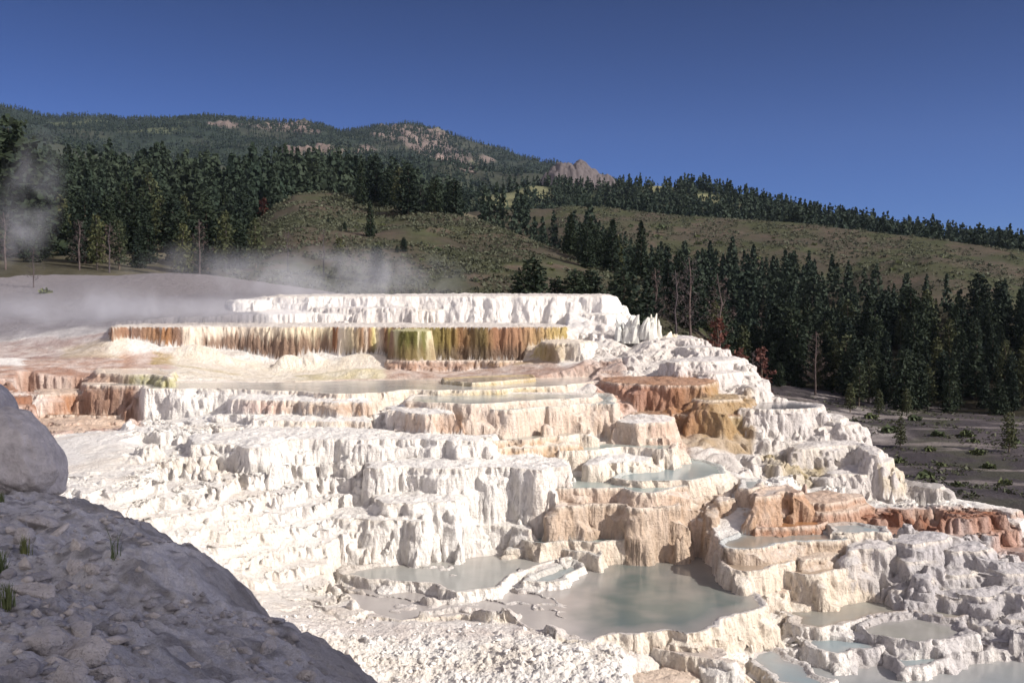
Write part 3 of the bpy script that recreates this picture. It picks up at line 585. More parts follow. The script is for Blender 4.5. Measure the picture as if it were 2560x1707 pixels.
# rows: fine where the walls are
rows = np.concatenate([np.linspace(17, 22, 150, endpoint=False), np.linspace(22, 34, 640, endpoint=False), np.linspace(34, 58, 720, endpoint=False), np.linspace(58, 68, 130, endpoint=False), np.linspace(68, 108, 120)])
NB = 1280
bs_ = np.linspace(-.63, .63, NB)
Bg, Yg = np.meshgrid(bs_, rows); Xg = Bg * Yg
x = Xg.ravel(); y = Yg.ravel()
z, b, wmt, rub, tid, wall, drop = terr_eval(x, y)
Zg = z.reshape(Xg.shape)
gy = np.gradient(Zg, axis=0) / np.gradient(Yg, axis=0); gx = np.gradient(Zg, axis=1) / np.gradient(Xg, axis=1)
steep = np.clip(np.sqrt(gx ** 2 + gy ** 2), 0, 20).ravel()
wallm = sstep(.7, 1.8, steep)
p = pxb(x, y)
# ---- colours of the deposit
nA = fbm(x / 3.0, y / 3.0, 4, 81); nB = fbm(x / .8, y / .8, 3, 83); nC = perlin(x / .16, y / .16, 85)
stk = perlin(x / .22, y / .22, 87) + .5 * perlin(x / .07, y / .07, 89)
col = np.empty((len(x), 3), np.float32); col[:] = C_W
def paint(c, wgt):
    global col
    wgt = np.clip(wgt, 0, 1)[:, None].astype(np.float32)
    col = col * (1 - wgt) + np.asarray(c, np.float32) * wgt
paint((.74, .66, .56), sstep(.1, .7, nA) * .45)
paint((.70, .64, .60), sstep(.2, .8, nB) * .4)
# bare grey bank at the left, valley floor at the right
pw = p + 40 * nA; yw = y + 1.5 * nA
paint((.22, .208, .225), zbox(pw, yw, -900, 640, 57.5, 200, 40, 2.5))
paint((.21, .195, .205), zbox(pw, yw, -900, 1700, 72, 200, 40, 2.5))
valley = sstep(-6.6, -8.0, b) * sstep(38, 43, y) * sstep(1450, 1750, p)
valley = np.maximum(valley, sstep(-7.5, -9.0, b) * sstep(1900, 2100, p) * sstep(38, 42, y))
vn = fbm(x / 9, y / 9, 4, 91)
vc = lerp((.044, .036, .039), (.080, .067, .071), sstep(-.1, .6, vn)); vc = lerp(vc, (.06, .06, .036), sstep(.1, .6, fbm(x / 6, y / 6, 4, 93)) * .7)
vc = lerp(vc, (.36, .325, .31), np.clip(zbox(p + 60 * nA, y, 1880, 2260, 66, 104, 50, 4) * sstep(-.15, .45, fbm(x / 5, y / 7, 4, 99)), 0, 1))
vc = lerp(vc, (.24, .21, .20), sstep(.2, .6, fbm(x / 14, y / 3, 4, 101)) * .7)
col = col * (1 - valley[:, None]) + vc * valley[:, None]
paint((.66, .62, .58), zbox(pw, yw, 1480, 2350, 36.5, 62, 20, .8) * (1 - valley) * .85)
paint((.50, .48, .49), zbox(pw, yw, 2150, 2900, 25, 33.2, 30, .8) * .85)
# stains of the hot water: (px0, px1, depth0, depth1, colour, strength, where)
for p0, p1, y0, y1, c, s_, md in [
    (-300, 330, 44, 50, (.50, .30, .22), .85, 'a'), (60, 330, 49, 53.5, (.48, .28, .20), .8, 'a'), (-300, 270, 52.5, 57.5, (.36, .25, .22), .8, 'a'), (150, 320, 53, 56, (.66, .58, .40), .5, 'a'), (300, 430, 49, 54, (.60, .38, .28), .8, 'a'),
    (380, 440, 51.5, 54, C_Y, .7, 'a'), (430, 980, 47.5, 55, (.76, .68, .54), .8, 'a'), (740, 960, 49, 53, (.66, .58, .30), .55, 'a'), (440, 600, 50.5, 51.6, C_Y, .5, 'a'), (860, 1060, 48, 50, (.50, .34, .28), .8, 'a'),
    (700, 1010, 44.5, 47.5, (.62, .52, .36), .6, 'a'), (840, 1120, 44.5, 48.5, (.48, .31, .25), .8, 'a'), (960, 1400, 46, 53.5, (.50, .33, .25), .85, 'a'), (1300, 1560, 45, 51, (.50, .34, .27), .85, 'a'), (1290, 1420, 52.5, 56, (.60, .45, .25), .7, 'a'),
    (-100, 350, 38, 43.8, (.52, .28, .19), .8, 'a'), (-100, 240, 42.6, 43.6, (.42, .19, .10), .7, 'a'), (-100, 300, 40.6, 41.4, (.48, .23, .14), .7, 'a'), (-100, 230, 45.2, 46.4, (.40, .20, .12), .7, 'a'), (-100, 200, 47.6, 48.6, (.45, .25, .17), .6, 'a'), (90, 220, 42.5, 44.2, C_O, .6, 'w'), (640, 720, 38, 40.2, (.62, .38, .30), .4, 'w'),
    (1500, 1640, 42.5, 46.3, (.60, .34, .24), .8, 'a'), (1620, 1790, 40.7, 46.5, (.50, .27, .18), .85, 'a'), (1770, 1880, 39.3, 45, (.52, .38, .22), .75, 'a'), (1640, 1880, 39.2, 41.2, (.54, .40, .24), .7, 'a'),
    (1690, 1720, 42, 45.5, (.30, .15, .06), .6, 'w'), (1910, 2070, 36.8, 39.2, (.52, .42, .22), .75, 'a'), (1630, 1720, 36.2, 38.8, (.52, .22, .14), .6, 'a'),
    (1560, 1720, 38.4, 40, (.66, .46, .38), .6, 'a'),
    (1345, 1560, 31, 33.6, (.64, .47, .35), .75, 'w'), (1560, 1890, 30.5, 33.8, (.68, .52, .40), .75, 'w'), (1680, 1715, 31, 33, (.70, .42, .22), .6, 'w'), (1785, 1830, 31, 33, (.70, .42, .22), .6, 'w'), (1325, 1350, 31, 34, (.72, .48, .25), .7, 'w'),
    (1370, 1410, 33, 35.6, (.72, .50, .26), .7, 'w'), (1885, 2010, 30.8, 33.6, (.66, .44, .29), .5, 'a'), (1880, 2100, 31.3, 34.2, (.60, .42, .33), .6, 'a'),
    (1980, 2560, 32.2, 34.9, (.52, .27, .17), .85, 'a'), (2150, 2500, 32.9, 34.3, C_R, .75, 'a'), (2480, 2700, 31.2, 33, (.56, .34, .26), .75, 'a'),
    (1795, 2190, 27.5, 30.8, (.66, .53, .40), .7, 'w'), (1620, 1960, 23.5, 27.5, (.78, .68, .52), .6, 'w'), (700, 1650, 23.8, 26.4, (.62, .54, .49), .5, 'f'), (860, 900, 27, 30, (.64, .56, .4), .2, 'a'),
    (560, 900, 24.5, 29.5, (.76, .68, .56), .35, 'a'), (200, 620, 26, 34, (.76, .70, .60), .25, 'a')]:
    wgt = zbox(p + 14 * nB + 10 * nA, y + .5 * nA, p0, p1, y0, y1, 12, .35) * s_
    if md == 'w': wgt = wgt * wallm
    if md == 'f': wgt = wgt * (1 - wallm)
    paint(c, wgt * (.80 + .35 * nB))
# each basin's own wall and floor
for i, t in enumerate(T):
    m = tid == i
    if not m.any(): continue
    wl = m & (wall > 0); fl = m & (wall == 0)
    if t['fc'] is not None: paint(t['fc'], fl * .75)
    elif t['pool'] is not None: paint(t['shore'], fl * .5)
    wc = t['wc']
    if wc is None: continue
    if isinstance(wc, str):
        if wc == 'curtain':
            st = [(283, (.40, .26, .18)), (310, (.46, .27, .17)), (340, (.30, .19, .14)), (380, (.44, .26, .15)), (420, (.50, .26, .12)), (452, (.28, .19, .15)), (458, C_C), (600, C_C), (826, (.82, .72, .50)), (829, (.38, .18, .09)), (846, (.34, .18, .10)), (850, C_C), (880, (.80, .70, .48)),
                  (900, (.40, .24, .14)), (915, C_C), (925, (.38, .2, .12)), (940, (.74, .66, .3)), (950, C_C), (962, (.38, .22, .13)), (975, (.6, .52, .2)), (985, (.36, .2, .12)), (1084, (.30, .25, .09)), (1130, (.32, .24, .08)), (1150, (.46, .26, .13)), (1185, (.20, .15, .07)), (1215, (.24, .18, .07)), (1240, (.44, .24, .14)), (1300, (.52, .31, .19)), (1340, (.56, .38, .2)), (1411, C_Y)]
            pp = p[wl] + 3.5 * stk[wl] + 9 * perlin(x[wl] / .8, y[wl] / .8, 301)
            c = np.stack([np.interp(pp, [q[0] for q in st], [q[1][k] for q in st]) for k in range(3)], -1)
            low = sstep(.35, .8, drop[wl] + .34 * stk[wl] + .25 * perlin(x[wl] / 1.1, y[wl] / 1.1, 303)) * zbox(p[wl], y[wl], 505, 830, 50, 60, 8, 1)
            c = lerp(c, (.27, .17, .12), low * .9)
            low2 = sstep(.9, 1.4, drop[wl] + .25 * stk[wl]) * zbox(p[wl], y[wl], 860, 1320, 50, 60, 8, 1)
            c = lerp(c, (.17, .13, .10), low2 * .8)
        else:
            pp = p[wl]
            c = np.stack([np.interp(pp + 3 * stk[wl], [983, 990, 998, 1006, 1042, 1046, 1054, 1060, 1072, 1080], [q[k] for q in [(.4, .26, .18), (.74, .70, .45), (.26, .24, .07), (.17, .165, .045), (.17, .165, .045), (.78, .75, .5), (.2, .2, .06), (.24, .23, .08), (.82, .78, .55), (.7, .6, .4)]]) for k in range(3)], -1)
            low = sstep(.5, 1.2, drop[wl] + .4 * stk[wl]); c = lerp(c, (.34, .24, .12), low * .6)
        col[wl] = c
        continue
    if isinstance(wc, list):
        c = np.stack([np.interp(p[wl] + 4 * nB[wl], [q[0] for q in wc], [q[1][k] for q in wc]) for k in range(3)], -1)
    else: c = np.broadcast_to(np.array(wc), (wl.sum(), 3))
    wgt = (.72 + .25 * stk[wl]).clip(0, 1)[:, None]
    col[wl] = col[wl] * (1 - wgt) + c * wgt
    # upper edge keeps a paler crust
    lipw = (1 - sstep(.03, .16, drop[wl]))[:, None] * .55
    col[wl] = col[wl] * (1 - lipw) + np.array((.82, .76, .66)) * lipw
sat = (col.max(1) - col.min(1)) / col.max(1)
col = col * (1 - .55 * np.clip(sat - .14, 0, .6))[:, None]          # mineral and microbial stains are deeper than clean crust
col = np.clip(col * (1 + .10 * nC)[:, None], .02, .86)
# roughen the walls sideways
nx = -gx.ravel(); ny = -gy.ravel(); nl = np.sqrt(nx * nx + ny * ny) + 1e-6
dsp = wallm * (.07 * perlin(x / .8 + z * .9, y / .8 - z * 1.1, 94) + .06 * perlin(x / .3 + z * 1.3, y / .3 - z * 2.6, 95) + .045 * perlin(x / .12 + z * 4, y / .12 - z * 7, 97))
V = np.stack([x + dsp * nx / nl, y + dsp * ny / nl, z + .012 * nB * (1 - wallm)], -1)
me = raw_mesh('travertine_terraces', V, grid_faces(*Xg.shape), col)
tag(link('travertine_terraces', me, M_TRAV), 'white and orange travertine terraces stepping down to the valley', kind='structure')
# ---- water in the basins
for i, t in enumerate(T):
    if t['pool'] is None: continue
    Pl = t['P']; (x0, y0), (x1, y1) = Pl.min(0) - .6, Pl.max(0) + .6
    h = max(.07, min(.16, math.sqrt((x1 - x0) * (y1 - y0) / 20000)))
    gxv, gyv = np.meshgrid(np.arange(x0, x1, h), np.arange(y0, y1, h))
    d = sdist(Pl, gxv.ravel(), gyv.ravel()) - warp(gxv.ravel(), gyv.ravel(), 0, 1) * t['amp'] * t['rough']
    dg = d.reshape(gxv.shape); ok = dg < -.09
    i4 = grid_faces(*gxv.shape); okv = ok.ravel()
    f = i4[okv[i4].all(1)]
    if len(f) < 3: continue
    used = np.unique(f); mp = np.full(gxv.size, -1); mp[used] = np.arange(len(used))
    dd = -d[used]
    gxu = gxv.ravel()[used]; gyu = gyv.ravel()[used]
    yn = (gyu - y0) / (y1 - y0)
    k = np.clip(dd / (.9 if t['name'].startswith('big') else .5), 0, 1) * np.clip(1.35 - yn * 1.0 + .3 * fbm(gxu / 1.5, gyu / 1.5, 3, 5), 0, 1)
    if t['name'].startswith('big'): k = k * sstep(1400, 1560, pxb(gxu, gyu) + 40 * fbm(gxu / 1.2, gyu / 1.2, 3, 6))
    cw = lerp(t['shore'], t['pool'], k)
    if t['name'].startswith('big'): cw = lerp(cw, (.27, .245, .21), sstep(1450, 1560, pxb(gxu, gyu)) * (1 - k) * .9)
    cw = cw * (.74 if t['z'] < -3.4 else .85)
    me = raw_mesh('pool_water', np.stack([gxu, gyu, np.full(len(used), t['z'] - .015)], -1), mp[f], cw)
    tag(link('pool_water', me, M_WATER), t['name'], group='terrace pools', kind='structure')

# ------------------------------------------------------------------ grey mound in the foreground
MP = [(0, 1707, 4.0), (300, 1707, 4.4), (600, 1707, 5.2), (928, 1707, 6.9), (885, 1640, 7.5), (800, 1602, 8), (699, 1567, 8.4), (602, 1503, 9.2), (532, 1418, 10), (428, 1363, 11), (327, 1319, 11.8), (289, 1262, 12.8), (189, 1233, 13.6),
      (0, 1247, 13.2), (0, 1400, 8.2), (200, 1350, 9.6), (300, 1500, 7.2), (0, 1550, 5.6), (450, 1550, 6.9), (600, 1620, 6.3), (430, 1440, 8.6), (150, 1280, 11.6), (-300, 1260, 13), (-300, 1500, 6), (-300, 1750, 3.7), (500, 1480, 8.2), (750, 1660, 6.6)]
q = [on_y(*m) for m in MP]
MTOP = rbf_fit([(a[0], a[1]) for a in q] + [(0, 2.5), (-1.5, 2.5), (1.2, 2.5), (-6, 18), (-9, 18), (-3, 16), (-8, 6)], [a[2] for a in q] + [-1.45, -1.45, -1.7, -2.7, -2.5, -3, -1.6], .4, .01)
EDGE = [(q_[0], q_[1]) for q_ in [on_y(*m) for m in [(1100, 1760, 6.0), (1010, 1730, 6.5), (928, 1707, 6.9), (885, 1640, 7.5), (800, 1602, 8), (699, 1567, 8.4), (607, 1510, 9.1), (585, 1465, 9.5), (532, 1418, 10), (428, 1363, 11), (327, 1319, 11.8), (289, 1262, 12.8), (189, 1233, 13.6), (80, 1225, 14.6), (-200, 1200, 15.5), (-600, 1200, 15)]]] + [(-14, 2), (2.6, 2), (3.6, 4)]
LOBES = [(640, 1440, 9.3, .0, .5)]
def mound_z(x, y):
    d = sdist(EDGE, x, y) - .16 * perlin(x / .9, y / .9, 201) - .05 * perlin(x / .25, y / .25, 203)
    zt = MTOP(x, y)
    n = fbm(x / .9, y / .9, 5, 205)
    zt = zt + .07 * n + .06 * np.abs(fbm(x / .25, y / .25, 4, 207))
    # broad rounded swellings with creases between them
    for px, py, Yd, h, rx, ry in [(270, 1330, 10.6, .16, .9, 1.1), (390, 1480, 8.2, .22, .75, .95), (530, 1470, 9.0, .14, .55, .8), (720, 1630, 7.0, .10, .6, .6)]:
        c = on_y(px, py, Yd)
        zt = zt + h * np.exp(-(((x - c[0]) / rx) ** 2 + ((y - c[1]) / ry) ** 2) ** 1.6)
    dd = np.clip(d + .55, 0, 30)
    z = zt - .22 * np.clip(dd, 0, .55) ** 2 / .3 * .55 - 1.6 * np.clip(d, 0, 30) ** 1.0 * np.clip(d / .3, 0, 1)
    return np.maximum(z, -9.6)
rw = np.concatenate([np.linspace(2.2, 7, 330, endpoint=False), np.linspace(7, 13, 330, endpoint=False), np.linspace(13, 19, 160)])
Bm, Ym = np.meshgrid(np.linspace(-.70, .62, 820), rw); Xm = Bm * Ym
Zm = mound_z(Xm.ravel(), Ym.ravel()).reshape(Xm.shape)
mn = fbm(Xm / 1.2, Ym / 1.2, 4, 211); mn2 = fbm(Xm / .3, Ym / .3, 3, 213)
mc = lerp((.68, .66, .66), (.82, .80, .80), sstep(-.4, .5, mn))
mc = lerp(mc, (.30, .285, .28), sstep(.05, .6, mn2) * .7)
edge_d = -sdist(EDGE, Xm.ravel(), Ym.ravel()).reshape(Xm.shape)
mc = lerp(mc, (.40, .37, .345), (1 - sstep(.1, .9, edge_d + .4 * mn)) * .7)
tag(grid_obj('rocky_mound', Xm, Ym, Zm, M_MOUND, mc), 'grey rubbly mound in the shade at the lower left', kind='structure')
def on_mound(px, py):
    d = ray(px, py)
    Yv = np.linspace(2.6, 16, 1500); xs = d[0] / d[1] * Yv
    hz = mound_z(xs, Yv); rz = d[2] / d[1] * Yv
    k = np.argmax(rz <= hz); return np.array([xs[k], Yv[k], hz[k]])

def blob_rock(name, r, seed, mat, cuts=4, jag=.16, flat=.75, angular=True, groove=None):
    rr = random.Random(seed); bm = bmesh.new()
    if angular:
        for _ in range(26):
            v = Vector((rr.gauss(0, 1), rr.gauss(0, 1), rr.gauss(0, 1))).normalized() * (.75 + .35 * rr.random())
            bm.verts.new((v.x * r[0], v.y * r[1], v.z * r[2]))
        h = bmesh.ops.convex_hull(bm, input=bm.verts)
        bmesh.ops.delete(bm, geom=[g for g in h['geom_interior'] if isinstance(g, bmesh.types.BMVert)], context='VERTS')
        bmesh.ops.bevel(bm, geom=bm.edges[:], offset=min(r) * .09, segments=1, affect='EDGES')
        bmesh.ops.triangulate(bm, faces=bm.faces[:])
        bmesh.ops.subdivide_edges(bm, edges=bm.edges[:], cuts=1, use_grid_fill=True)
    else:
        bmesh.ops.create_icosphere(bm, subdivisions=6, radius=1)
    co = np.array([v.co for v in bm.verts])
    if not angular: co = co * np.array(r)
    m = min(r)
    n = fbm(co[:, 0] / m * .9 + co[:, 2] * .7 / m + seed, co[:, 1] / m * .9 - co[:, 2] * .5 / m, 4, seed)
    co = co * (1 + jag * (.25 if angular else 1) * n)[:, None]
    if not angular:
        co = co * (1 + .05 * np.abs(fbm(co[:, 0] / m * 3 + co[:, 2] * 2 / m, co[:, 1] / m * 3 - co[:, 2] * 1.5 / m, 4, seed + 3)))[:, None]
    if groove:
        dmin = np.full(len(co), 9.0)
        for (ax, az), (bx, bz) in zip(groove[:-1], groove[1:]):
            ex, ez = bx - ax, bz - az; t = np.clip(((co[:, 0] - ax) * ex + (co[:, 2] - az) * ez) / (ex * ex + ez * ez), 0, 1)
            dmin = np.minimum(dmin, np.hypot(co[:, 0] - ax - t * ex, co[:, 2] - az - t * ez))
        co = co * (1 - .07 * np.exp(-(dmin / .016) ** 2) * (co[:, 1] < 0))[:, None]
    for v, c in zip(bm.verts, co): v.co = c
    me = bpy.data.meshes.new(name); bm.to_mesh(me); bm.free()
    return link(name, me, mat, smooth=not angular)
def crack(me_o, pts):
    pass
b1 = blob_rock('boulder', (.90, .78, .70), 5, M_ROCK, jag=.16, angular=False, groove=[(.20, -.10), (.36, -.16), (.44, -.22), (.52, -.26), (.60, -.36), (.64, -.42), (.70, -.50)])
c = on_y(-6, 1160, 14.0); b1.location = c
tag(b1, 'big rounded grey boulder with a crack, on the mound at the left edge', 'boulder')
b2 = blob_rock('boulder', (.5, .6, .62), 9, M_ROCK, jag=.10, angular=False)
c = on_y(-52, 1046, 15.2); b2.location = c
tag(b2, 'grey boulder barely showing behind the big rounded boulder', 'boulder')
ROCKS = [(125, 1625, .21, (1.1, .9, .85), 0, 'brown grey angular block near the bottom left corner of the photo'),
         (200, 1585, .17, (1.5, .8, .6), 0, 'flat dark stone lying beside the brown grey angular block'),
         (215, 1650, .20, (1.2, .9, .8), 0, 'rough grey stone right of the brown grey angular block'),
         (60, 1350, .24, (.9, .8, .8), 1, 'pale tan pointed rock below the dark slab'),
         (115, 1310, .30, (1.5, .8, .5), 0, 'long dark grey slab among pale stones'),
         (30, 1330, .16, (1.2, .9, .6), 1, 'pale flat stone left of the dark slab'),
         (60, 1300, .17, (1.2, .8, .6), 1, 'pale stone at the far end of the dark slab'),
         (195, 1370, .15, (1.3, .8, .9), 1, 'pale upright block by the grass tuft'),
         (190, 1425, .17, (1.1, .8, .8), 0, 'grey angular stone in the middle of the rubble'),
         (232, 1428, .13, (1.1, .8, .7), 1, 'pale stone right of the grey angular stone'),
         (85, 1488, .20, (1.5, .9, .6), 1, 'pale jagged slab above the bottom left rubble'),
         (150, 1330, .15, (1.6, .8, .5), 1, 'pale slab right of the dark slab'),
         (222, 1466, .07, (1, .9, .7), 1, 'small white stone alone on bare grey dirt'),
         (88, 1540, .08, (1, .9, .8), 1, 'white stone below the pale jagged slab'),
         (100, 1447, .14, (1.4, .9, .6), 0, 'dull grey stone half sunk in the rubble'),
         (20, 1440, .13, (1, .9, .7), 0, 'grey stone at the left edge by a grass tuft'),
         (44, 1247, .07, (1, .8, .8), 1, 'small white stone at the foot of the big boulder'),
         (670, 1622, .13, (1.5, .8, .7), 0, 'grey broken stone on the right arm of the mound'),
         (485, 1668, .08, (1.2, .8, .7), 1, 'small pale stone on the lower middle of the mound'),
         (765, 1697, .13, (1, .8, .7), 1, 'white stone at the bottom right of the mound'),
         (560, 1540, .07, (1, .8, .8), 1, 'white chip standing on the mound shoulder'),
         (610, 1632, .10, (1.2, .9, .7), 0, 'grey stone left of the broken stone'),
         (640, 1655, .08, (1.2, .9, .7), 0, 'dark chip below the broken stone'),
         (270, 1700, .18, (1.3, .9, .6), 0, 'wide grey stone cut by the bottom edge'),
         (170, 1695, .16, (1.3, .9, .6), 0, 'pinkish grey stone cut by the bottom edge'),
         (40, 1680, .17, (1.4, .9, .5), 0, 'low grey slab in the bottom left corner'),
         (720, 1660, .07, (1, .9, .7), 1, 'pale pebble above the white stone at the mound foot')]
for k, (px, py, r, sh, pale, lab) in enumerate(ROCKS):
    o = blob_rock('rock', tuple(r * .55 * a for a in sh), 40 + k, M_ROCKW if pale else M_ROCK)
    c = on_mound(px, py); o.location = (c[0], c[1], c[2] + r * sh[2] * .12)
    o.rotation_euler = (random.uniform(-.4, .4), random.uniform(-.4, .4), random.uniform(0, 6))
    tag(o, lab, 'rock', 'rocks lying on the grey mound')
# loose stones nobody could count
def stones(name, pts, rad, mat, label, seed=3):
    rg = np.random.default_rng(seed); n = len(pts)
    base = np.array([(1, 0, 0), (-1, 0, 0), (0, 1, 0), (0, -1, 0), (0, 0, 1), (0, 0, -.6), (.7, .6, .4), (-.6, .7, .3), (-.5, -.6, .5), (.6, -.7, .2)], float)
    bm = bmesh.new()
    for p in base: bm.verts.new(p)
    bmesh.ops.convex_hull(bm, input=bm.verts); bm.verts.index_update()
    F3 = np.array([[v.index for v in f.verts] for f in bm.faces]); nb = len(bm.verts); B0 = np.array([v.co[:] for v in bm.verts]); bm.free()
    V = np.empty((n, nb, 3))
    a = rg.uniform(0, 6.28, n); c_, s_ = np.cos(a), np.sin(a)
    J = B0[None] * rg.uniform(.6, 1.25, (n, nb, 1)) * np.stack([rg.uniform(.8, 1.5, n), rg.uniform(.6, 1.0, n), rg.uniform(.4, .9, n)], -1)[:, None]
    V[..., 0] = (J[..., 0] * c_[:, None] - J[..., 1] * s_[:, None]); V[..., 1] = (J[..., 0] * s_[:, None] + J[..., 1] * c_[:, None]); V[..., 2] = J[..., 2]
    V = V * rad[:, None, None] + pts[:, None]
    Fa = (F3[None] + (np.arange(n) * nb)[:, None, None]).reshape(-1, 3)
    o = link(name, raw_mesh(name, V.reshape(-1, 3), Fa, None, 3), mat, smooth=False)
    return tag(o, label, kind='stuff')
n = 7500
Yr = 3.2 + 10.5 * RNG.random(n) ** 1.1; br = -.62 + .62 * RNG.random(n) ** .8
den = fbm(br * Yr / 1.1, Yr / 1.1, 3, 221) + .55 * (br < -.36) * (Yr < 9)
kk = den > .14
xr, yr = (br * Yr)[kk], Yr[kk]
dE = sdist(EDGE, xr, yr); ok = dE < -.45; xr, yr = xr[ok], yr[ok]
rad = .010 + .06 * RNG.random(len(xr)) ** 5 + .02 * (RNG.random(len(xr)) < .1)
hf = len(xr) * 2 // 3
P3 = np.stack([xr, yr, mound_z(xr, yr)], -1)
stones('gravel', P3[:hf], rad[:hf], M_ROCK, 'grey gravel scattered over the mound', 3)
stones('pale_gravel', P3[hf:], rad[hf:], M_ROCKW, 'pale stone chips scattered over the mound', 4)
# broken white crust on the flat in front of the pools
n = 1700
br = np.array([bear(v) for v in (520 + 1180 * RNG.random(n))]); Yr = 19 + 6.2 * RNG.random(n)
den = perlin(br * Yr / 1.3, Yr / 1.3, 223); kk = den > -.05
xr, yr = (br * Yr)[kk], Yr[kk]
zr = terr_eval(xr, yr)
kk = zr[4] < 0; xr, yr, zr = xr[kk], yr[kk], zr[0][kk]
rad = .015 + .10 * RNG.random(len(xr)) ** 5
def trav_chip():
    m, N, L, bs = new_mat('white_crust'); n = noise_node(N, L, 9, 5, .6, map_vec(N, L, (1, 1, 1)))
    L.new(ramp(N, L, n.outputs[0], [(.3, (.66, .62, .58)), (.7, (.84, .81, .77))]), bs.inputs['Base Color']); bs.inputs['Roughness'].default_value = .9
    n2 = noise_node(N, L, 30, 5, .6, map_vec(N, L, (1, 1, 1))); bump(N, L, bs, [(n2.outputs[0], .6, .03)]); return m
M_CHIP = trav_chip()
stones('crust_rubble', np.stack([xr, yr, zr + rad * .2], -1), rad, M_CHIP, 'broken white travertine crust in front of the pools', 6)
# grass tufts on the mound
def tuft(name, nb, h, spread, seed):
    rg = np.random.default_rng(seed); V = []; Fq = []
    for k in range(nb):
        a = rg.uniform(0, 6.28); l = h * rg.uniform(.5, 1.1); lean = spread * rg.uniform(.2, 1); bx, by = rg.normal(0, .02, 2)
        dx, dy = math.cos(a), math.sin(a); wv = .004
        pts = [(bx, by, -.01), (bx + dx * lean * .35 * l, by + dy * lean * .35 * l, l * .6), (bx + dx * lean * l, by + dy * lean * l, l * .95)]
        b0 = len(V)
        for i_, pp in enumerate(pts):
            ww = wv * (1 - i_ * .42)
            V += [(pp[0] - dy * ww, pp[1] + dx * ww, pp[2]), (pp[0] + dy * ww, pp[1] - dx * ww, pp[2])]
        Fq += [(b0, b0 + 1, b0 + 3, b0 + 2), (b0 + 2, b0 + 3, b0 + 5, b0 + 4)]
    return link(name, raw_mesh(name, V, Fq), M_GRASS)
for k, (px, py, nb, h, lab) in enumerate([(285, 1398, 16, .24, 'sparse spiky grass tuft in the middle of the mound'), (62, 1385, 60, .17, 'dense low grass tuft below the pale tan rock'),
                                           (5, 1440, 70, .20, 'green grass tuft cut by the left edge, below the rubble'), (18, 1520, 60, .16, 'green grass clump near the bottom of the left edge'), (2, 1255, 40, .14, 'small grass tuft at the left edge under the big boulder')]):
    o = tuft('grass_tuft', nb, h, .5, k); c = on_mound(px, py); o.location = c
    tag(o, lab, 'grass tuft', 'grass tufts on the mound')
# unseen tall rock added right of and behind the photographer: it throws the shade on the mound
oc = blob_rock('added_shade_rock', (6.4, 6.4, 25.0), 77, M_ROCK, jag=.14, angular=False)
oc.location = (22, -4, 1.0); tag(oc, 'unseen tall rock added to shade the grey mound', 'shade blocker')

# unseen pale bank added left of the photographer, outside the picture; it throws light back on the shaded mound
Xb, Yb = np.meshgrid(np.linspace(-26, -9.5, 90), np.linspace(-18, 7.5, 120))
tb = np.clip((-9.5 - Xb) / 9.0, 0, 1.8)
Zb = -3.4 + 11 * np.minimum(tb, 1.05) * sstep(7.5, 3, Yb) + .5 * fbm(Xb / 3, Yb / 3, 5, 251) + .25 * np.abs(fbm(Xb / .9, Yb / .9, 4, 253))
tag(grid_obj('added_bounce_bank', Xb, Yb, Zb, M_TRAV, np.broadcast_to(np.array(C_W), Xb.shape + (3,))), 'unseen pale bank added to bounce light on the grey mound', kind='structure')

# ------------------------------------------------------------------ plants
def gz(x, y):
    x = np.atleast_1d(np.asarray(x, float)); y = np.atleast_1d(np.asarray(y, float))
    z = np.full(x.shape, -50.0)
    m = y < 107
    if m.any(): z[m] = ground(x[m], y[m])[0]
    m = (y > 72) & (y < 225) & (pxb(x, y) < 1820); z[m] = np.maximum(z[m], HILL.z(x[m], y[m])) if m.any() else z[m]
    p = pxb(x, y)
    for lay, y0, y1, p0, p1 in ((HILL2, 85, 420, 780, 3200), (KNOLL, 98, 230, 1880, 3100), (LEFT, 86, 400, -900, 1330), (RIDGE, 235, 640, 890, 3200), (MOUNT, 300, 2300, -1100, 2180), (SPUR, 385, 1150, 460, 1330)):
        m = (y > y0) & (y < y1) & (p > p0) & (p < p1)
        if m.any(): z[m] = np.maximum(z[m], lay.z(x[m], y[m]))
    return z
def quads_at(C, U, Vv):
    """one quad per row: centre, half axes"""
    V = np.stack([C - U - Vv, C + U - Vv, C + U + Vv, C - U + Vv], 1).reshape(-1, 3)
    return V, np.arange(len(V)).reshape(-1, 4)
def rand_axes(rg, n, size, aspect=.7):
    a = rg.normal(0, 1, (n, 3)); a /= np.linalg.norm(a, axis=1)[:, None]
    b = rg.normal(0, 1, (n, 3)); b -= a * (a * b).sum(1)[:, None]; b /= np.linalg.norm(b, axis=1)[:, None]
    return a * size[:, None], b * size[:, None] * aspect
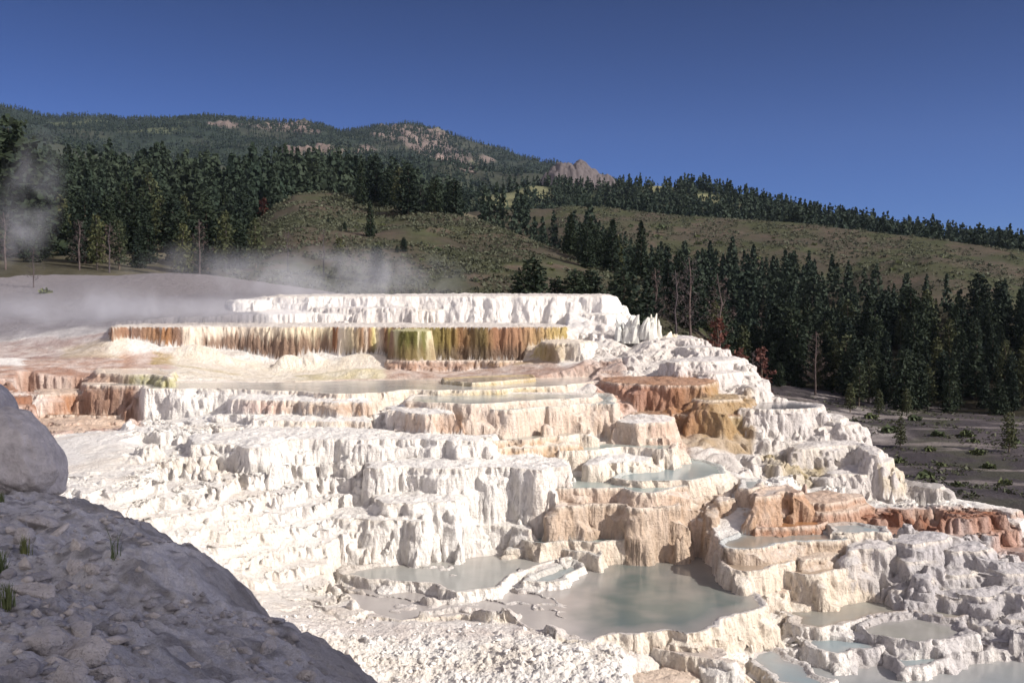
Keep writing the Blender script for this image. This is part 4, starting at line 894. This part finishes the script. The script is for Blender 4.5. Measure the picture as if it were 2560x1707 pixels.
def crown_mesh(seed, H, R, expo, nwh, lo=.08, dens=1.0, size=.30, round_=0.0):
    rg = np.random.default_rng(seed); C = []
    ph = rg.uniform(0, 6.28); lobes = rg.uniform(.7, 1.15, 24)
    for k in range(nwh):
        t = lo + (1 - lo) * (k + rg.uniform(-.4, .4)) / nwh; t = min(max(t, lo), .99)
        prof = (1 - t) ** expo if not round_ else (1 - round_) * (1 - t) ** expo + round_ * math.sqrt(max(0, 1 - ((t - .42) / .6) ** 2))
        prof *= min(1, (t - lo) / .12 + .55)
        nb = max(3, int((4 + 7 * prof) * dens))
        for j in range(nb):
            a = ph + k * 2.4 + j * 6.283 / nb + rg.uniform(-.35, .35)
            L = R * prof * lobes[int(a * 3.8 + k * 5) % 24] * rg.uniform(.65, 1.12) + .12
            m = max(2, int(L / .42))
            for i in range(m):
                u = (i + 1) / m
                C.append((math.cos(a) * L * u, math.sin(a) * L * u, t * H + .10 * L * u - .28 * L * u * u + rg.normal(0, .07)))
    C.append((0, 0, H)); C = np.array(C); n = len(C)
    C = np.concatenate([C, C + rg.normal(0, .13, C.shape)])
    U, W = rand_axes(rg, len(C), rg.uniform(.55, 1.2, len(C)) * size, .6)
    W[:, 2] *= .6
    V, Fq = quads_at(C, U, W)
    return raw_mesh('crown', V, Fq)
def tube_path(V, Fq, pts, rads, sides=5):
    b0 = len(V)
    for (p, r) in zip(pts, rads):
        for s in range(sides):
            a = 6.2832 * s / sides; V.append((p[0] + math.cos(a) * r, p[1] + math.sin(a) * r, p[2]))
    for i in range(len(pts) - 1):
        for s in range(sides):
            a = b0 + i * sides + s; b = b0 + i * sides + (s + 1) % sides
            Fq.append((a, b, b + sides, a + sides))
def trunk_mesh(seed, H, r):
    rg = random.Random(seed); V = []; Fq = []
    pts = [(rg.gauss(0, .03) * i, rg.gauss(0, .03) * i, -.5 + (H + .4) * i / 6) for i in range(7)]
    tube_path(V, Fq, pts, [r * (1.15 - i / 6) + .02 for i in range(7)], 6)
    return raw_mesh('trunk', V, Fq)
def bare_mesh(seed, H, spread, twig=.5):
    rg = random.Random(seed); V = []; Fq = []; tips = []
    for k in range(26):
        t = .15 + .8 * k / 26; a = k * 2.4 + rg.uniform(-.4, .4); L = spread * (1.1 - t) * rg.uniform(.5, 1.1) + .2
        p0 = (0, 0, t * H); up = rg.uniform(.2, .75)
        p1 = (math.cos(a) * L * .5, math.sin(a) * L * .5, t * H + L * .5 * up); p2 = (math.cos(a + .2) * L, math.sin(a + .2) * L, t * H + L * up + .1)
        for (q0, q1, r0, r1) in ((p0, p1, .05, .035), (p1, p2, .035, .015)):
            tube_path(V, Fq, [q0, q1], [r0, r1], 3)
        for j in range(4):
            u = rg.uniform(.3, 1); bx = [p0[i] + (p2[i] - p0[i]) * u for i in range(3)]; aa = a + rg.uniform(-1.2, 1.2); l = L * rg.uniform(.25, .5)
            e = (bx[0] + math.cos(aa) * l, bx[1] + math.sin(aa) * l, bx[2] + l * rg.uniform(.1, .8)); tube_path(V, Fq, [bx, e], [.022, .008], 3); tips.append(e); tips.append(tuple((bx[i] + e[i]) / 2 for i in range(3)))
    V = np.array(V); Fq = np.array(Fq); rn = np.random.default_rng(seed)
    C = np.repeat(np.array(tips), 3, 0) + rn.normal(0, .14, (len(tips) * 3, 3))
    U, W = rand_axes(rn, len(C), rn.uniform(.5, 1.2, len(C)) * .20 * twig, .28)
    V2, F2 = quads_at(C, U, W)
    return raw_mesh('crown', np.concatenate([V, V2]), np.concatenate([Fq, F2 + len(V)]))
H0 = 10.0
PROTO = {
 'narrow': [(crown_mesh(s, H0, 1.75, .8, 34, .05, 1.1, .24), trunk_mesh(s, H0 * .95, .17)) for s in (1, 2, 3)],
 'broad': [(crown_mesh(s, H0, 2.5, .62, 32, .06, 1.1, .25, .45), trunk_mesh(s, H0 * .93, .2)) for s in (4, 5, 6)],
 'open': [(crown_mesh(s, H0, 2.0, .6, 22, .16, .8, .25, .5), trunk_mesh(s, H0 * .93, .16)) for s in (7, 8)],
 'dead': [(bare_mesh(s, H0 * .95, 2.4), trunk_mesh(s, H0 * .97, .14)) for s in (11, 12, 13)],
}
MATS = {'narrow': M_PINE, 'broad': M_PINE, 'open': M_PINE_L, 'dead': M_TWIG, 'red': M_RED}
for k in PROTO:
    for cm, tm in PROTO[k]: cm.materials.append(MATS[k]); tm.materials.append(M_TWIG if k == 'dead' else M_BARK)
PROTO['red'] = []
for s in (21, 22):
    cm = bare_mesh(s, H0 * .95, 2.3, 1.5); cm.materials.append(M_RED); tm = trunk_mesh(s, H0 * .97, .14); tm.materials.append(M_BARK); PROTO['red'].append((cm, tm))
NT = [0]
def tree(kind, x, y, H, label, group, name='pine_tree', cat='tree', wid=1.0, z=None):
    lst = PROTO[kind]; cm, tm = lst[NT[0] % len(lst)]; NT[0] += 1
    zz = float(gz(x, y)[0]) if z is None else z
    s = H / H0
    e = empty(name, (float(x), float(y), zz - .05), random.uniform(0, 6.28), (s * wid, s * wid, s))
    tag(e, label, cat, group)
    for nm, me in (('trunk', tm), ('crown', cm)):
        o = bpy.data.objects.new(nm, me); SC.collection.objects.link(o); o.parent = e
    return e
def tree_px(kind, px, Y, H, label, group, **k): return tree(kind, bear(px) * Y, Y, H, label, group, **k)
def gy_px(x, y, z):
    d = np.array([x, y, z]); zc = d[1] * CA - d[2] * SA
    return CY - F * (d[1] * SA + d[2] * CA) / zc
def at_py(px, py, y0, y1):       # farthest-up depth at which the ground shows at this picture row
    Y = np.linspace(y0, y1, 400); X = bear(px) * Y; Zv = gz(X, Y)
    r = gy_px(X, Y, Zv); k = np.argmin(np.abs(r - py)); return Y[k], Zv[k]
G_H1 = 'pines along the crest of the grassy hill'
for px, py, hp, kd, lab in [
    (905, 515, 112, 'narrow', 'tall dark pine on the hill crest, left end of the crest row'), (940, 508, 120, 'broad', 'broad dark pine on the hill crest just right of the tall one'),
    (975, 512, 95, 'broad', 'smaller rounded pine filling the middle of the crest row'), (1022, 536, 128, 'broad', 'largest pine on the hill crest, with a shadow at its foot'), (1000, 520, 100, 'open', 'thin pine leaning against the largest crest pine'),
    (1052, 528, 70, 'dead', 'grey dead tree right of the largest crest pine'), (1088, 530, 82, 'broad', 'pine on the falling crest right of the dead tree')]:
    Y, z = at_py(px, py, 120, 166); tree(kd, bear(px) * Y, Y, hp / F * Y, lab, G_H1, z=float(z), wid=1.15 if kd == 'broad' else 1.0)
Y, z = at_py(927, 592, 88, 160); tree('narrow', bear(927) * Y, Y, 92 / F * Y, 'lone narrow pine standing on the open face of the grassy hill', None, z=float(z), wid=.95)
for px, py, hp, lab in [(863, 575, 22, 'small dark pine seedling left of the lone pine'), (822, 558, 14, 'tiny green bush high on the hill face'), (1010, 630, 38, 'small pine sapling right of and below the lone pine'), (993, 632, 20, 'low bush beside the small pine sapling')]:
    Y, z = at_py(px, py, 88, 160); tree('broad', bear(px) * Y, Y, hp / F * Y, lab, 'saplings on the grassy hill', name='pine_sapling', cat='sapling', z=float(z), wid=1.2)
# the row in front of the hill, behind the white terrace
for px, Y, H, kd, w_, lab in [(1330, 86, 4.9, 'broad', 1.5, 'bushy dark pine standing just behind the white top terrace'), (1292, 90, 2.6, 'broad', 1.3, 'short pine left of the bushy dark pine behind the terrace'), (1392, 88, 3.3, 'broad', 1.3, 'short pine right of the bushy dark pine'), (1440, 86, 3.9, 'broad', 1.5, 'wide pine in the middle of the row behind the terrace'), (1478, 87, 4.0, 'broad', 1.4, 'rounded pine left of the large one behind the stump'),
                          (1560, 84, 5.8, 'broad', 1.35, 'large leaning pine behind the broken white stump'), (1618, 88, 5.2, 'narrow', 1.2, 'pointed pine right of the large leaning pine')]:
    tree_px(kd, px, Y, H + 1.2, lab, 'pines behind the white terrace', wid=w_, z=on_y(px, 775, Y)[2] - (1.6 if px < 1500 else 3.4))
# dead and red trees at the foot of the right-hand forest
for px, Y, H, kd, lab in [(1690, 92, 7.5, 'dead', 'bare grey tree right of the broken white stump'), (1725, 94, 8.5, 'dead', 'tall bare purple grey tree at the forest edge'), (1640, 93, 6.5, 'dead', 'thin bare tree behind the broken white stump'),
                      (1795, 90, 6.0, 'red', 'dead rust red pine above the white shoulder'), (1850, 92, 6.0, 'red', 'dead reddish pine, second along the shoulder'), (1905, 90, 6.6, 'red', 'spreading dead reddish tree nearest the valley floor'), (1885, 94, 5.5, 'dead', 'bare grey tree between the two reddish trees'), (2040, 104, 7.0, 'dead', 'bare grey tree inside the dark forest edge'), (1800, 96, 8.5, 'dead', 'tall bare tree behind the rust red pine'),
                      (660, 170, 7, 'red', 'single red dying pine among the dark left forest')]:
    tree_px(kd, px, Y, H, lab, 'dead trees at the forest edge', name='dead_tree')
# valley floor
for px, py, hp, kd, lab in [(2090, 980, 124, 'open', 'green pine at the edge of the valley floor, tallest of the front ones'), (2050, 975, 100, 'open', 'small leaning pine just left of the tallest valley edge pine'), (1950, 960, 62, 'broad', 'squat dark pine at the top of the valley floor'), (1995, 970, 66, 'broad', 'squat dark pine beside bare pale ground'),
                        (2128, 1030, 75, 'open', 'young pine with visible stem above the pale bank'), (2200, 1040, 70, 'open', 'second young pine along the pale bank, nearer the forest'), (2270, 1040, 72, 'open', 'young pine near the forest shadow'), (2255, 1118, 80, 'open', 'thin lone sapling in the middle of the valley floor'), (2528, 1130, 105, 'open', 'thin dead looking sapling at the right edge'), (2150, 1015, 110, 'open', 'ragged olive pine behind the young pines'), (2175, 1008, 120, 'open', 'ragged brownish pine in front of the forest')]:
    Y, z = at_py(px, py, 60, 118); tree(kd, bear(px) * Y, Y, hp / F * Y, lab, 'young pines on the valley floor', z=float(z), wid=1.1)
# scattered forests
def scatter(n, prange, yrange, ok, spacing, seed):
    rg = np.random.default_rng(seed); out = []
    for _ in range(60000):
        if len(out) >= n: break
        p = rg.uniform(*prange); Y = rg.uniform(*yrange)
        x = bear(p) * Y
        if any((x - a) ** 2 + (Y - b) ** 2 < spacing ** 2 for a, b, _ in out): continue
        z = float(gz(x, Y)[0]); py = gy_px(x, Y, z)
        if ok(p, Y, py): out.append((x, Y, z))
    return sorted(out, key=lambda q: q[1])
thrR = lambda p: np.interp(p, [1000, 1330, 1420, 1500, 1600, 1700, 1800, 2000, 2250, 2400, 2560, 2800], [520, 560, 600, 640, 690, 700, 705, 725, 765, 790, 800, 850])
loR = lambda p: np.interp(p, [1600, 1800, 1900, 2100, 2300, 2560, 2800], [880, 930, 955, 990, 1040, 1080, 1100])
RF = scatter(470, (1420, 2760), (97, 215), lambda p, Y, py: thrR(p) < py < loR(p) and not (p < 1640 and Y < 112), 2.25, 51)
LBL = {'narrow': 'slender dark conifer crowded in the shaded forest', 'broad': 'full crowned dark conifer crowded in the shaded forest', 'open': 'ragged olive conifer in the shaded forest'}
kinds = ['narrow', 'broad', 'broad', 'narrow', 'open', 'broad', 'narrow']
rt = random.Random(5); MASS = []
def tall(Y, lo=92, hi=150): return rt.uniform(lo, hi) * (1.25 if rt.random() < .12 else 1) / F * Y
for i, (x_, y_, z_) in enumerate(RF):
    H = tall(y_, 90, 150) if i < 160 else tall(y_, 72, 112)
    if i >= 160: MASS.append((x_, y_, z_, H)); continue
    kd = kinds[i % 7]; tree(kd, x_, y_, H, LBL[kd] + ' right of the terraces', 'conifers of the right hand forest, ' + kd, z=z_, wid=rt.uniform(.9, 1.2))
BF = scatter(60, (1040, 1560), (142, 240), lambda p, Y, py: py > thrR(p) - 10 and Y > np.interp(p, CX + F * HILL.cb, HILL.cY) + 2, 3.5, 53)
for i, (x_, y_, z_) in enumerate(BF):
    H = tall(y_, 80, 115)
    if i >= 22: MASS.append((x_, y_, z_, H)); continue
    kd = kinds[i % 3]; tree(kd, x_, y_, H, ('slender' if kd == 'narrow' else 'full crowned') + ' conifer of the dark belt behind the grassy hill crest', 'conifers in the belt behind the hill, ' + kd, z=z_, wid=1.15)
LFo = scatter(210, (-160, 730), (100, 215), lambda p, Y, py: not (p > 600 and Y < np.interp(p, [600, 640, 700, 760], [140, 150, 158, 170])), 3.4, 55)
for i, (x_, y_, z_) in enumerate(LFo):
    H = tall(y_, 100, 150)
    if i >= 78: MASS.append((x_, y_, z_, H)); continue
    kd = kinds[(i * 3) % 7]; kd = 'broad' if i % 2 else kd
    tree(kd, x_, y_, H, {'narrow': 'slender dark conifer', 'broad': 'full rounded dark pine', 'open': 'ragged olive pine'}[kd] + ' on the wooded slope left of the grassy hill', 'conifers of the left hand forest, ' + kd, z=z_, wid=rt.uniform(1.0, 1.3))
for i, (px, Y, H, kd, lab) in enumerate([(30, 108, 15, 'broad', 'tallest dark pine at the left edge of the photo'), (85, 112, 12, 'broad', 'dark pine next to the tallest one at the left edge'), (-20, 105, 14, 'broad', 'dark pine cut by the left edge of the photo')]):
    tree_px(kd, px, Y, H, lab, None, wid=1.25)
for px, Y, H, kd, lab in [(85, 83, 3.6, 'dead', 'bare twiggy small tree at the far left of the pale bank'), (200, 95, 5, 'dead', 'bare grey tree in the steam, left of the olive trees'), (245, 96, 5.5, 'open', 'olive yellow tree with a pale stem'), (275, 95, 5, 'dead', 'bare grey tree touching the olive yellow tree'), (300, 98, 5, 'open', 'small olive green tree at the rim of the pale bank'), (460, 96, 5.5, 'open', 'olive green tree with a pale stem in front of the forest'), (500, 97, 6, 'dead', 'tall grey dead snag in front of the forest'), (565, 98, 6, 'open', 'yellowish pine in front of the dark forest'), (15, 92, 5.5, 'dead', 'pale dead tree in the steam at the left edge'),
                      (720, 96, 4.2, 'dead', 'low bare tree at the foot of the grassy hill'), (810, 94, 4.8, 'dead', 'bare shrubby tree behind the steam'), (945, 92, 3.6, 'broad', 'round green bush tree half in the steam'), (850, 93, 4, 'open', 'pale green tree behind the steam'), (640, 97, 5, 'open', 'olive green tree at the corner of the grassy hill')]:
    tree_px(kd, px, Y, H, lab, 'sparse trees along the pale bank', name='small_tree')
# shrubs
def shrub_mesh(seed, n=70):
    rg = np.random.default_rng(seed); d = rg.normal(0, 1, (n, 3)); d /= np.linalg.norm(d, axis=1)[:, None]; d[:, 2] = np.abs(d[:, 2])
    C = d * rg.uniform(.4, 1, n)[:, None] * np.array([1, 1, .75]); U, W = rand_axes(rg, n, rg.uniform(.15, .34, n), .6)
    me = raw_mesh('shrub', *quads_at(C, U, W)); me.materials.append(M_BUSH); return me
SH = [shrub_mesh(s) for s in (1, 2, 3)]
NS = [0]
def shrub(px, py, y0, y1, w_px, label, group):
    Y, z = at_py(px, py, y0, y1); o = bpy.data.objects.new('shrub', SH[NS[0] % 3]); NS[0] += 1; SC.collection.objects.link(o)
    s = w_px / 2 / F * Y; o.location = (bear(px) * Y, Y, float(z) - .05); o.scale = (s, s, s); o.rotation_euler = (0, 0, random.uniform(0, 6.28)); tag(o, label, 'shrub', group)
for px, py, w_ in [(2480, 1170, 40), (2100, 1150, 34), (2320, 1195, 50), (2420, 1090, 46), (2290, 1050, 40), (2230, 1080, 46), (2350, 1090, 40), (2450, 1135, 44), (2360, 1165, 30), (2250, 1155, 36), (2180, 1045, 40), (2520, 1210, 40), (2400, 1215, 36), (1960, 1005, 26), (2060, 1040, 34), (2440, 1105, 30), (2330, 1125, 34), (2540, 1105, 34)]:
    shrub(px, py, 48, 112, w_, 'low dark shrub on the bare valley floor', 'shrubs on the valley floor')
shrub(113, 733, 60, 90, 36, 'low dark bush on the pale bank at the left', None)
for k in range(34):
    px = random.uniform(700, 1420); lo = np.interp(px, [700, 800, 1000, 1200, 1420], [560, 540, 570, 620, 670]); py = random.uniform(lo, 730)
    shrub(px, py, 86, 160, random.uniform(9, 26), 'small dark green shrub on the grassy hill face', 'shrubs on the grassy hill')
for k in range(30):
    px = random.uniform(1480, 2540); lo = np.interp(px, [1480, 1700, 2000, 2250, 2540], [540, 560, 580, 610, 660]); py = random.uniform(lo, lo + 75)
    shrub(px, py, 150, 275, random.uniform(12, 28), 'dark green shrub on the far grassy hillside', 'shrubs on the far hillside')
def stuff_quads(name, C, size, mat, label, per, spread, seed, flat=.6):
    rg = np.random.default_rng(seed); n = len(C)
    Cc = np.repeat(C, per, 0) + rg.normal(0, 1, (n * per, 3)) * np.repeat(spread, per)[:, None] * np.array([1, 1, .5])
    U, W = rand_axes(rg, n * per, np.repeat(size, per) * rg.uniform(.6, 1.2, n * per), flat)
    o = link(name, raw_mesh(name, *quads_at(Cc, U, W)), mat); return tag(o, label, kind='stuff')
def sage(lay, n, p0, p1, y0, y1, seed, thr=-.3):
    rg = np.random.default_rng(seed); p_ = rg.uniform(p0, p1, n); Yv = np.sqrt(rg.uniform(y0 ** 2, y1 ** 2, n)); X_ = (p_ - CX) / F * Yv
    Zl = lay.z(X_, Yv); keep = (Zl > gz(X_, Yv) - .3) & (fbm(X_ / 9, Yv / 9, 3, seed) > thr)
    return np.stack([X_, Yv, Zl + .12], -1)[keep]
cs = np.concatenate([sage(HILL, 20000, 560, 1720, 84, 168, 61), sage(HILL2, 22000, 1380, 2750, 140, 285, 62), sage(KNOLL, 2500, 2100, 2750, 120, 180, 63)])
pv_ = RNG.uniform(1900, 2720, 5200); Yv_ = RNG.uniform(50, 104, 5200); Xv_ = (pv_ - CX) / F * Yv_
zv_ = ground(Xv_, Yv_)[0]; kv = (zv_ < -8.6) & (fbm(Xv_ / 5, Yv_ / 5, 3, 66) > .05)
sv = .03 + .07 * RNG.random(kv.sum()) ** 3
stuff_quads('valley_scrub', np.stack([Xv_, Yv_, zv_ + .04], -1)[kv], sv * 1.3, M_SAGE, 'low dry scrub dotted over the valley floor', 5, sv * 1.3, 8)
ss = .05 + .10 * RNG.random(len(cs)) ** 3
ss = ss * np.clip(cs[:, 1] / 125, 1, 1.5)
stuff_quads('sagebrush', cs, ss * 1.3, M_SAGE, 'grey green sagebrush covering the grassy hills', 5, ss * 1.3, 5)
# distant woods: one mass each
def woods(name, pts, H, label, seed, per=16, wid=.2):
    rg = np.random.default_rng(seed); n = len(pts)
    t = rg.random((n, per)) ** .8; a = rg.uniform(0, 6.28, (n, per)); r = (1 - t * .93) * H[:, None] * wid * np.sqrt(rg.random((n, per)))
    C = np.stack([pts[:, 0:1] + np.cos(a) * r, pts[:, 1:2] + np.sin(a) * r, pts[:, 2:3] + H[:, None] * (.06 + .92 * t)], -1).reshape(-1, 3)
    sz = np.repeat(H, per) * (.60 - .34 * t.ravel()) / math.sqrt(per) * (1 if per < 40 else 1.15) * rg.uniform(.7, 1.2, n * per)
    U, W = rand_axes(rg, n * per, sz, .75)
    return tag(link(name, raw_mesh(name, *quads_at(C, U, W)), M_FAR), label, kind='stuff')
def wood_pts(lay, n, p0, p1, y0, y1, seed, rej=None):
    rg = np.random.default_rng(seed); p_ = rg.uniform(p0, p1, n); Yv = np.sqrt(rg.uniform(y0 ** 2, y1 ** 2, n)); X_ = (p_ - CX) / F * Yv
    Zl = lay.z(X_, Yv); keep = Zl > gz(X_, Yv) - .5
    if rej is not None: keep &= rej(X_, Yv)
    return np.stack([X_, Yv, Zl], -1)[keep]
rg = np.random.default_rng(99)
MASS = np.array(MASS); woods('deep_forest', MASS[:, :3], MASS[:, 3], 'deeper rows of conifers behind the nearer trees', 9, 150, .21)
wp_ = wood_pts(MOUNT, 34000, -250, 2000, 380, 1760, 71, lambda X_, Y_: (rg.random(len(X_)) > .86 * mount_rock(X_, Y_, 0)) & (fbm(X_ / 90, Y_ / 60, 3, 75) > -.55))
woods('mountain_forest', wp_, 4 + 4 * RNG.random(len(wp_)), 'dark conifer forest covering the mountain', 1, 12)
wp_ = wood_pts(SPUR, 2600, 500, 1300, 400, 960, 72, lambda X_, Y_: rg.random(len(X_)) > .9 * spur_rock(X_, Y_))
woods('spur_forest', wp_, 4 + 4 * RNG.random(len(wp_)), 'conifers on the rocky spur', 2, 12)
wp_ = wood_pts(RIDGE, 5200, 960, 2800, 255, 480, 73, lambda X_, Y_: (ridge_meadow(X_, Y_) < .3))
woods('ridge_forest', wp_, 4 + 3.5 * RNG.random(len(wp_)), 'conifers covering the far ridge', 3, 24, .22)
wp_ = np.concatenate([wood_pts(LEFT, 2300, -300, 1150, 195, 330, 74)])
woods('slope_forest', wp_, 6 + 4 * RNG.random(len(wp_)), 'dark forest behind the left hand trees', 4, 34, .22)
# belt on the crest of the far hillside
pc = rg.uniform(1430, 2700, 420); Yc = np.interp(pc, [1380, 1500, 1690, 1990, 2250, 2560, 3000], [280, 280, 270, 255, 240, 220, 200]) + rg.uniform(2, 26, 420)
cl = fbm(pc / 90, pc * 0, 3, 79) > -.35
Xc = (pc - CX) / F * Yc
wp_ = np.stack([Xc, Yc, HILL2.z(Xc, Yc)], -1)[cl]
woods('crest_pines', wp_, 3.4 + 3.0 * RNG.random(len(wp_)) , 'belt of pines along the crest of the far hillside', 5, 60, .24)
# rocky outcrop on the skyline
def crag(name, pts, Y, label):
    bb = np.array([bear(q[0]) for q in pts]); zz_ = np.array([on_y(q[0], q[1], Y)[2] for q in pts])
    Bc, Tc = np.meshgrid(np.linspace(bb[0], bb[-1], 200), np.linspace(-1, 1, 90))
    Yv = Y + Tc * 42; X_ = Bc * Yv
    top = np.interp(Bc, bb, zz_); bot = np.interp(Bc, [bb[0], bb[-1]], [zz_[0] - 6, zz_[-1] - 6]) - 30
    hgt = (1 - np.abs(Tc) ** 2.2)
    n1 = np.abs(fbm(X_ / 16, Yv / 16, 4, 85)); n2 = np.abs(perlin(X_ / 7, Yv / 40, 87))
    Z_ = bot + (top - bot) * hgt + (5 * (n1 - .3) + 4 * (n2 - .3)) * hgt
    return grid_obj(name, X_, Yv, Z_, M_CRAG)
o = crag('rock_crag', [(1335, 478), (1348, 458), (1366, 438), (1378, 423), (1392, 415), (1412, 409), (1425, 412), (1440, 408), (1456, 411), (1470, 420), (1490, 429), (1512, 442), (1535, 452), (1552, 474)], 780, '')
tag(o, 'brown rocky crag on the skyline between mountain and ridge', 'crag')
# ------------------------------------------------------------------ broken travertine coated stumps
def stump(name, seed, w_, h, n, lean):
    rr = random.Random(seed); bm = bmesh.new()
    for k in range(n):
        a = rr.uniform(0, 6.28); r = w_ * .5 * rr.random() ** .6; hh = h * rr.uniform(.45, 1.0) * (1.1 - r / w_); bx, by = math.cos(a) * r, math.sin(a) * r
        tw = rr.uniform(.09, .17) * (w_ / .8 + .5); tx, ty = bx + lean * hh + rr.gauss(0, .08), by + rr.gauss(0, .08)
        ring = []
        for (cx, cy, cz, q_) in ((bx, by, -.2, 1.5), (bx * .95, by * .95, hh * .35, 1.15), ((bx + tx) / 2, (by + ty) / 2, hh * .75, .8), (tx, ty, hh, .3)):
            ring.append([bm.verts.new((cx + math.cos(s * 1.0472) * tw * q_ * rr.uniform(.7, 1.25), cy + math.sin(s * 1.0472) * tw * q_ * rr.uniform(.7, 1.25), cz + (rr.uniform(-.06, .06) if q_ < 1 else 0))) for s in range(6)])
        for i in range(3):
            for s in range(6): bm.faces.new((ring[i][s], ring[i][(s + 1) % 6], ring[i + 1][(s + 1) % 6], ring[i + 1][s]))
        bm.faces.new(ring[3])
    me = bpy.data.meshes.new(name); bm.to_mesh(me); bm.free(); return link(name, me, M_DEADW, smooth=False)
for k, (px, Y, w_, h, n, ln, lab) in enumerate([(1580, 55.2, .9, 1.6, 16, .12, 'tallest splintered white stump with a pointed spike'), (1560, 55.4, .7, 1.2, 10, -.3, 'broken white log end leaning left of the tallest stump'), (1616, 54.8, .8, 1.3, 14, .15, 'white splintered stump in the middle of the cluster'), (1632, 55, .5, 1.25, 8, .05, 'narrow upright white stump at the right of the cluster'), (1648, 55, .25, .95, 4, 0, 'thin white post like stump standing apart'), (1675, 54.8, .6, .6, 9, .35, 'low curled white stump farthest right')]):
    o = stump('broken_stump', 70 + k, w_, h, n, ln); zg = float(gz(bear(px) * Y, Y)[0]); o.location = (bear(px) * Y, Y, zg + (.1 if k < 5 else .0))
    tag(o, lab, 'stump', 'broken stumps on the white shoulder')

# ------------------------------------------------------------------ steam drifting off the springs
def steam(name, px, py, Y, rx, ry, rz, dens, label, scale=.5, rot=0):
    me = bpy.data.meshes.new(name); bm = bmesh.new(); bmesh.ops.create_icosphere(bm, subdivisions=3, radius=1); bm.to_mesh(me); bm.free()
    m = bpy.data.materials.new('steam'); m.use_nodes = True; N = m.node_tree.nodes; L = m.node_tree.links
    N.remove(N['Principled BSDF']); out = [q for q in N if q.type == 'OUTPUT_MATERIAL'][0]
    pv = N.new('ShaderNodeVolumePrincipled'); pv.inputs['Color'].default_value = (.97, .97, 1, 1); pv.inputs['Anisotropy'].default_value = .2
    tc = N.new('ShaderNodeTexCoord'); ln = N.new('ShaderNodeVectorMath'); ln.operation = 'LENGTH'; L.new(tc.outputs['Object'], ln.inputs[0])
    mr = N.new('ShaderNodeMapRange'); mr.interpolation_type = 'SMOOTHSTEP'; mr.inputs[1].default_value = 1.0; mr.inputs[2].default_value = .15; L.new(ln.outputs['Value'], mr.inputs[0])
    mp = N.new('ShaderNodeMapping'); mp.inputs['Scale'].default_value = (rx * scale, ry * scale, rz * scale); mp.inputs['Location'].default_value = (px * .01, Y * .1, 0); L.new(tc.outputs['Object'], mp.inputs['Vector'])
    nz = noise_node(N, L, 1.0, 3, .55, mp.outputs['Vector'], .8)
    m2 = N.new('ShaderNodeMapRange'); m2.inputs[1].default_value = .36; m2.inputs[2].default_value = .72; L.new(nz.outputs[0], m2.inputs[0])
    mu = N.new('ShaderNodeMath'); mu.operation = 'MULTIPLY'; L.new(mr.outputs[0], mu.inputs[0]); L.new(m2.outputs[0], mu.inputs[1])
    m3 = N.new('ShaderNodeMath'); m3.operation = 'MULTIPLY'; L.new(mu.outputs[0], m3.inputs[0]); m3.inputs[1].default_value = dens
    L.new(m3.outputs[0], pv.inputs['Density']); L.new(pv.outputs[0], out.inputs['Volume'])
    o = link(name, me, m); o.location = on_y(px, py, Y); o.scale = (rx, ry, rz); o.rotation_euler = (0, rot, 0)
    return tag(o, label, kind='stuff')
steam('steam', 70, 520, 90, 3.6, 3, 8.5, .20, 'grey steam plume rising at the left edge', .22, .25)
steam('steam', 330, 800, 62, 13, 3.5, 2.4, .30, 'low steam drifting over the upper pool', .5)
steam('steam', 830, 700, 72, 12, 4.5, 3.0, .26, 'steam cloud above the white terrace', .35)
steam('steam', 500, 680, 88, 10, 4, 3.2, .12, 'thin steam veil before the left forest', .3)
steam('steam', 640, 775, 61.5, 11, 2.4, 1.2, .30, 'steam lying along the foot of the white terrace', .6)

steam('steam', 170, 770, 64, 9, 3, 2.6, .16, 'grey steam veil over the pale bank', .3)
steam('steam', 180, 850, 56, 7, 2, 1.5, .12, 'faint steam over the pink slope at the left', .5)
# ------------------------------------------------------------------ air
bm = bmesh.new(); bmesh.ops.create_cube(bm, size=1.0); me = bpy.data.meshes.new('haze'); bm.to_mesh(me); bm.free()
hm = bpy.data.materials.new('haze'); hm.use_nodes = True; N = hm.node_tree.nodes; L = hm.node_tree.links
N.remove(N['Principled BSDF']); out = [q for q in N if q.type == 'OUTPUT_MATERIAL'][0]
pv = N.new('ShaderNodeVolumePrincipled'); pv.inputs['Color'].default_value = (.60, .75, 1, 1); pv.inputs['Density'].default_value = .00004; pv.inputs['Anisotropy'].default_value = .1
L.new(pv.outputs[0], out.inputs['Volume'])
hz_o = link('haze', me, hm, smooth=False); top_z = 430.0; low_z = -60.0
hz_o.location = (0, 1100, (top_z + low_z) / 2); hz_o.scale = (5200, 2700, top_z - low_z); tag(hz_o, 'thin bluish air in front of the mountain', kind='stuff')
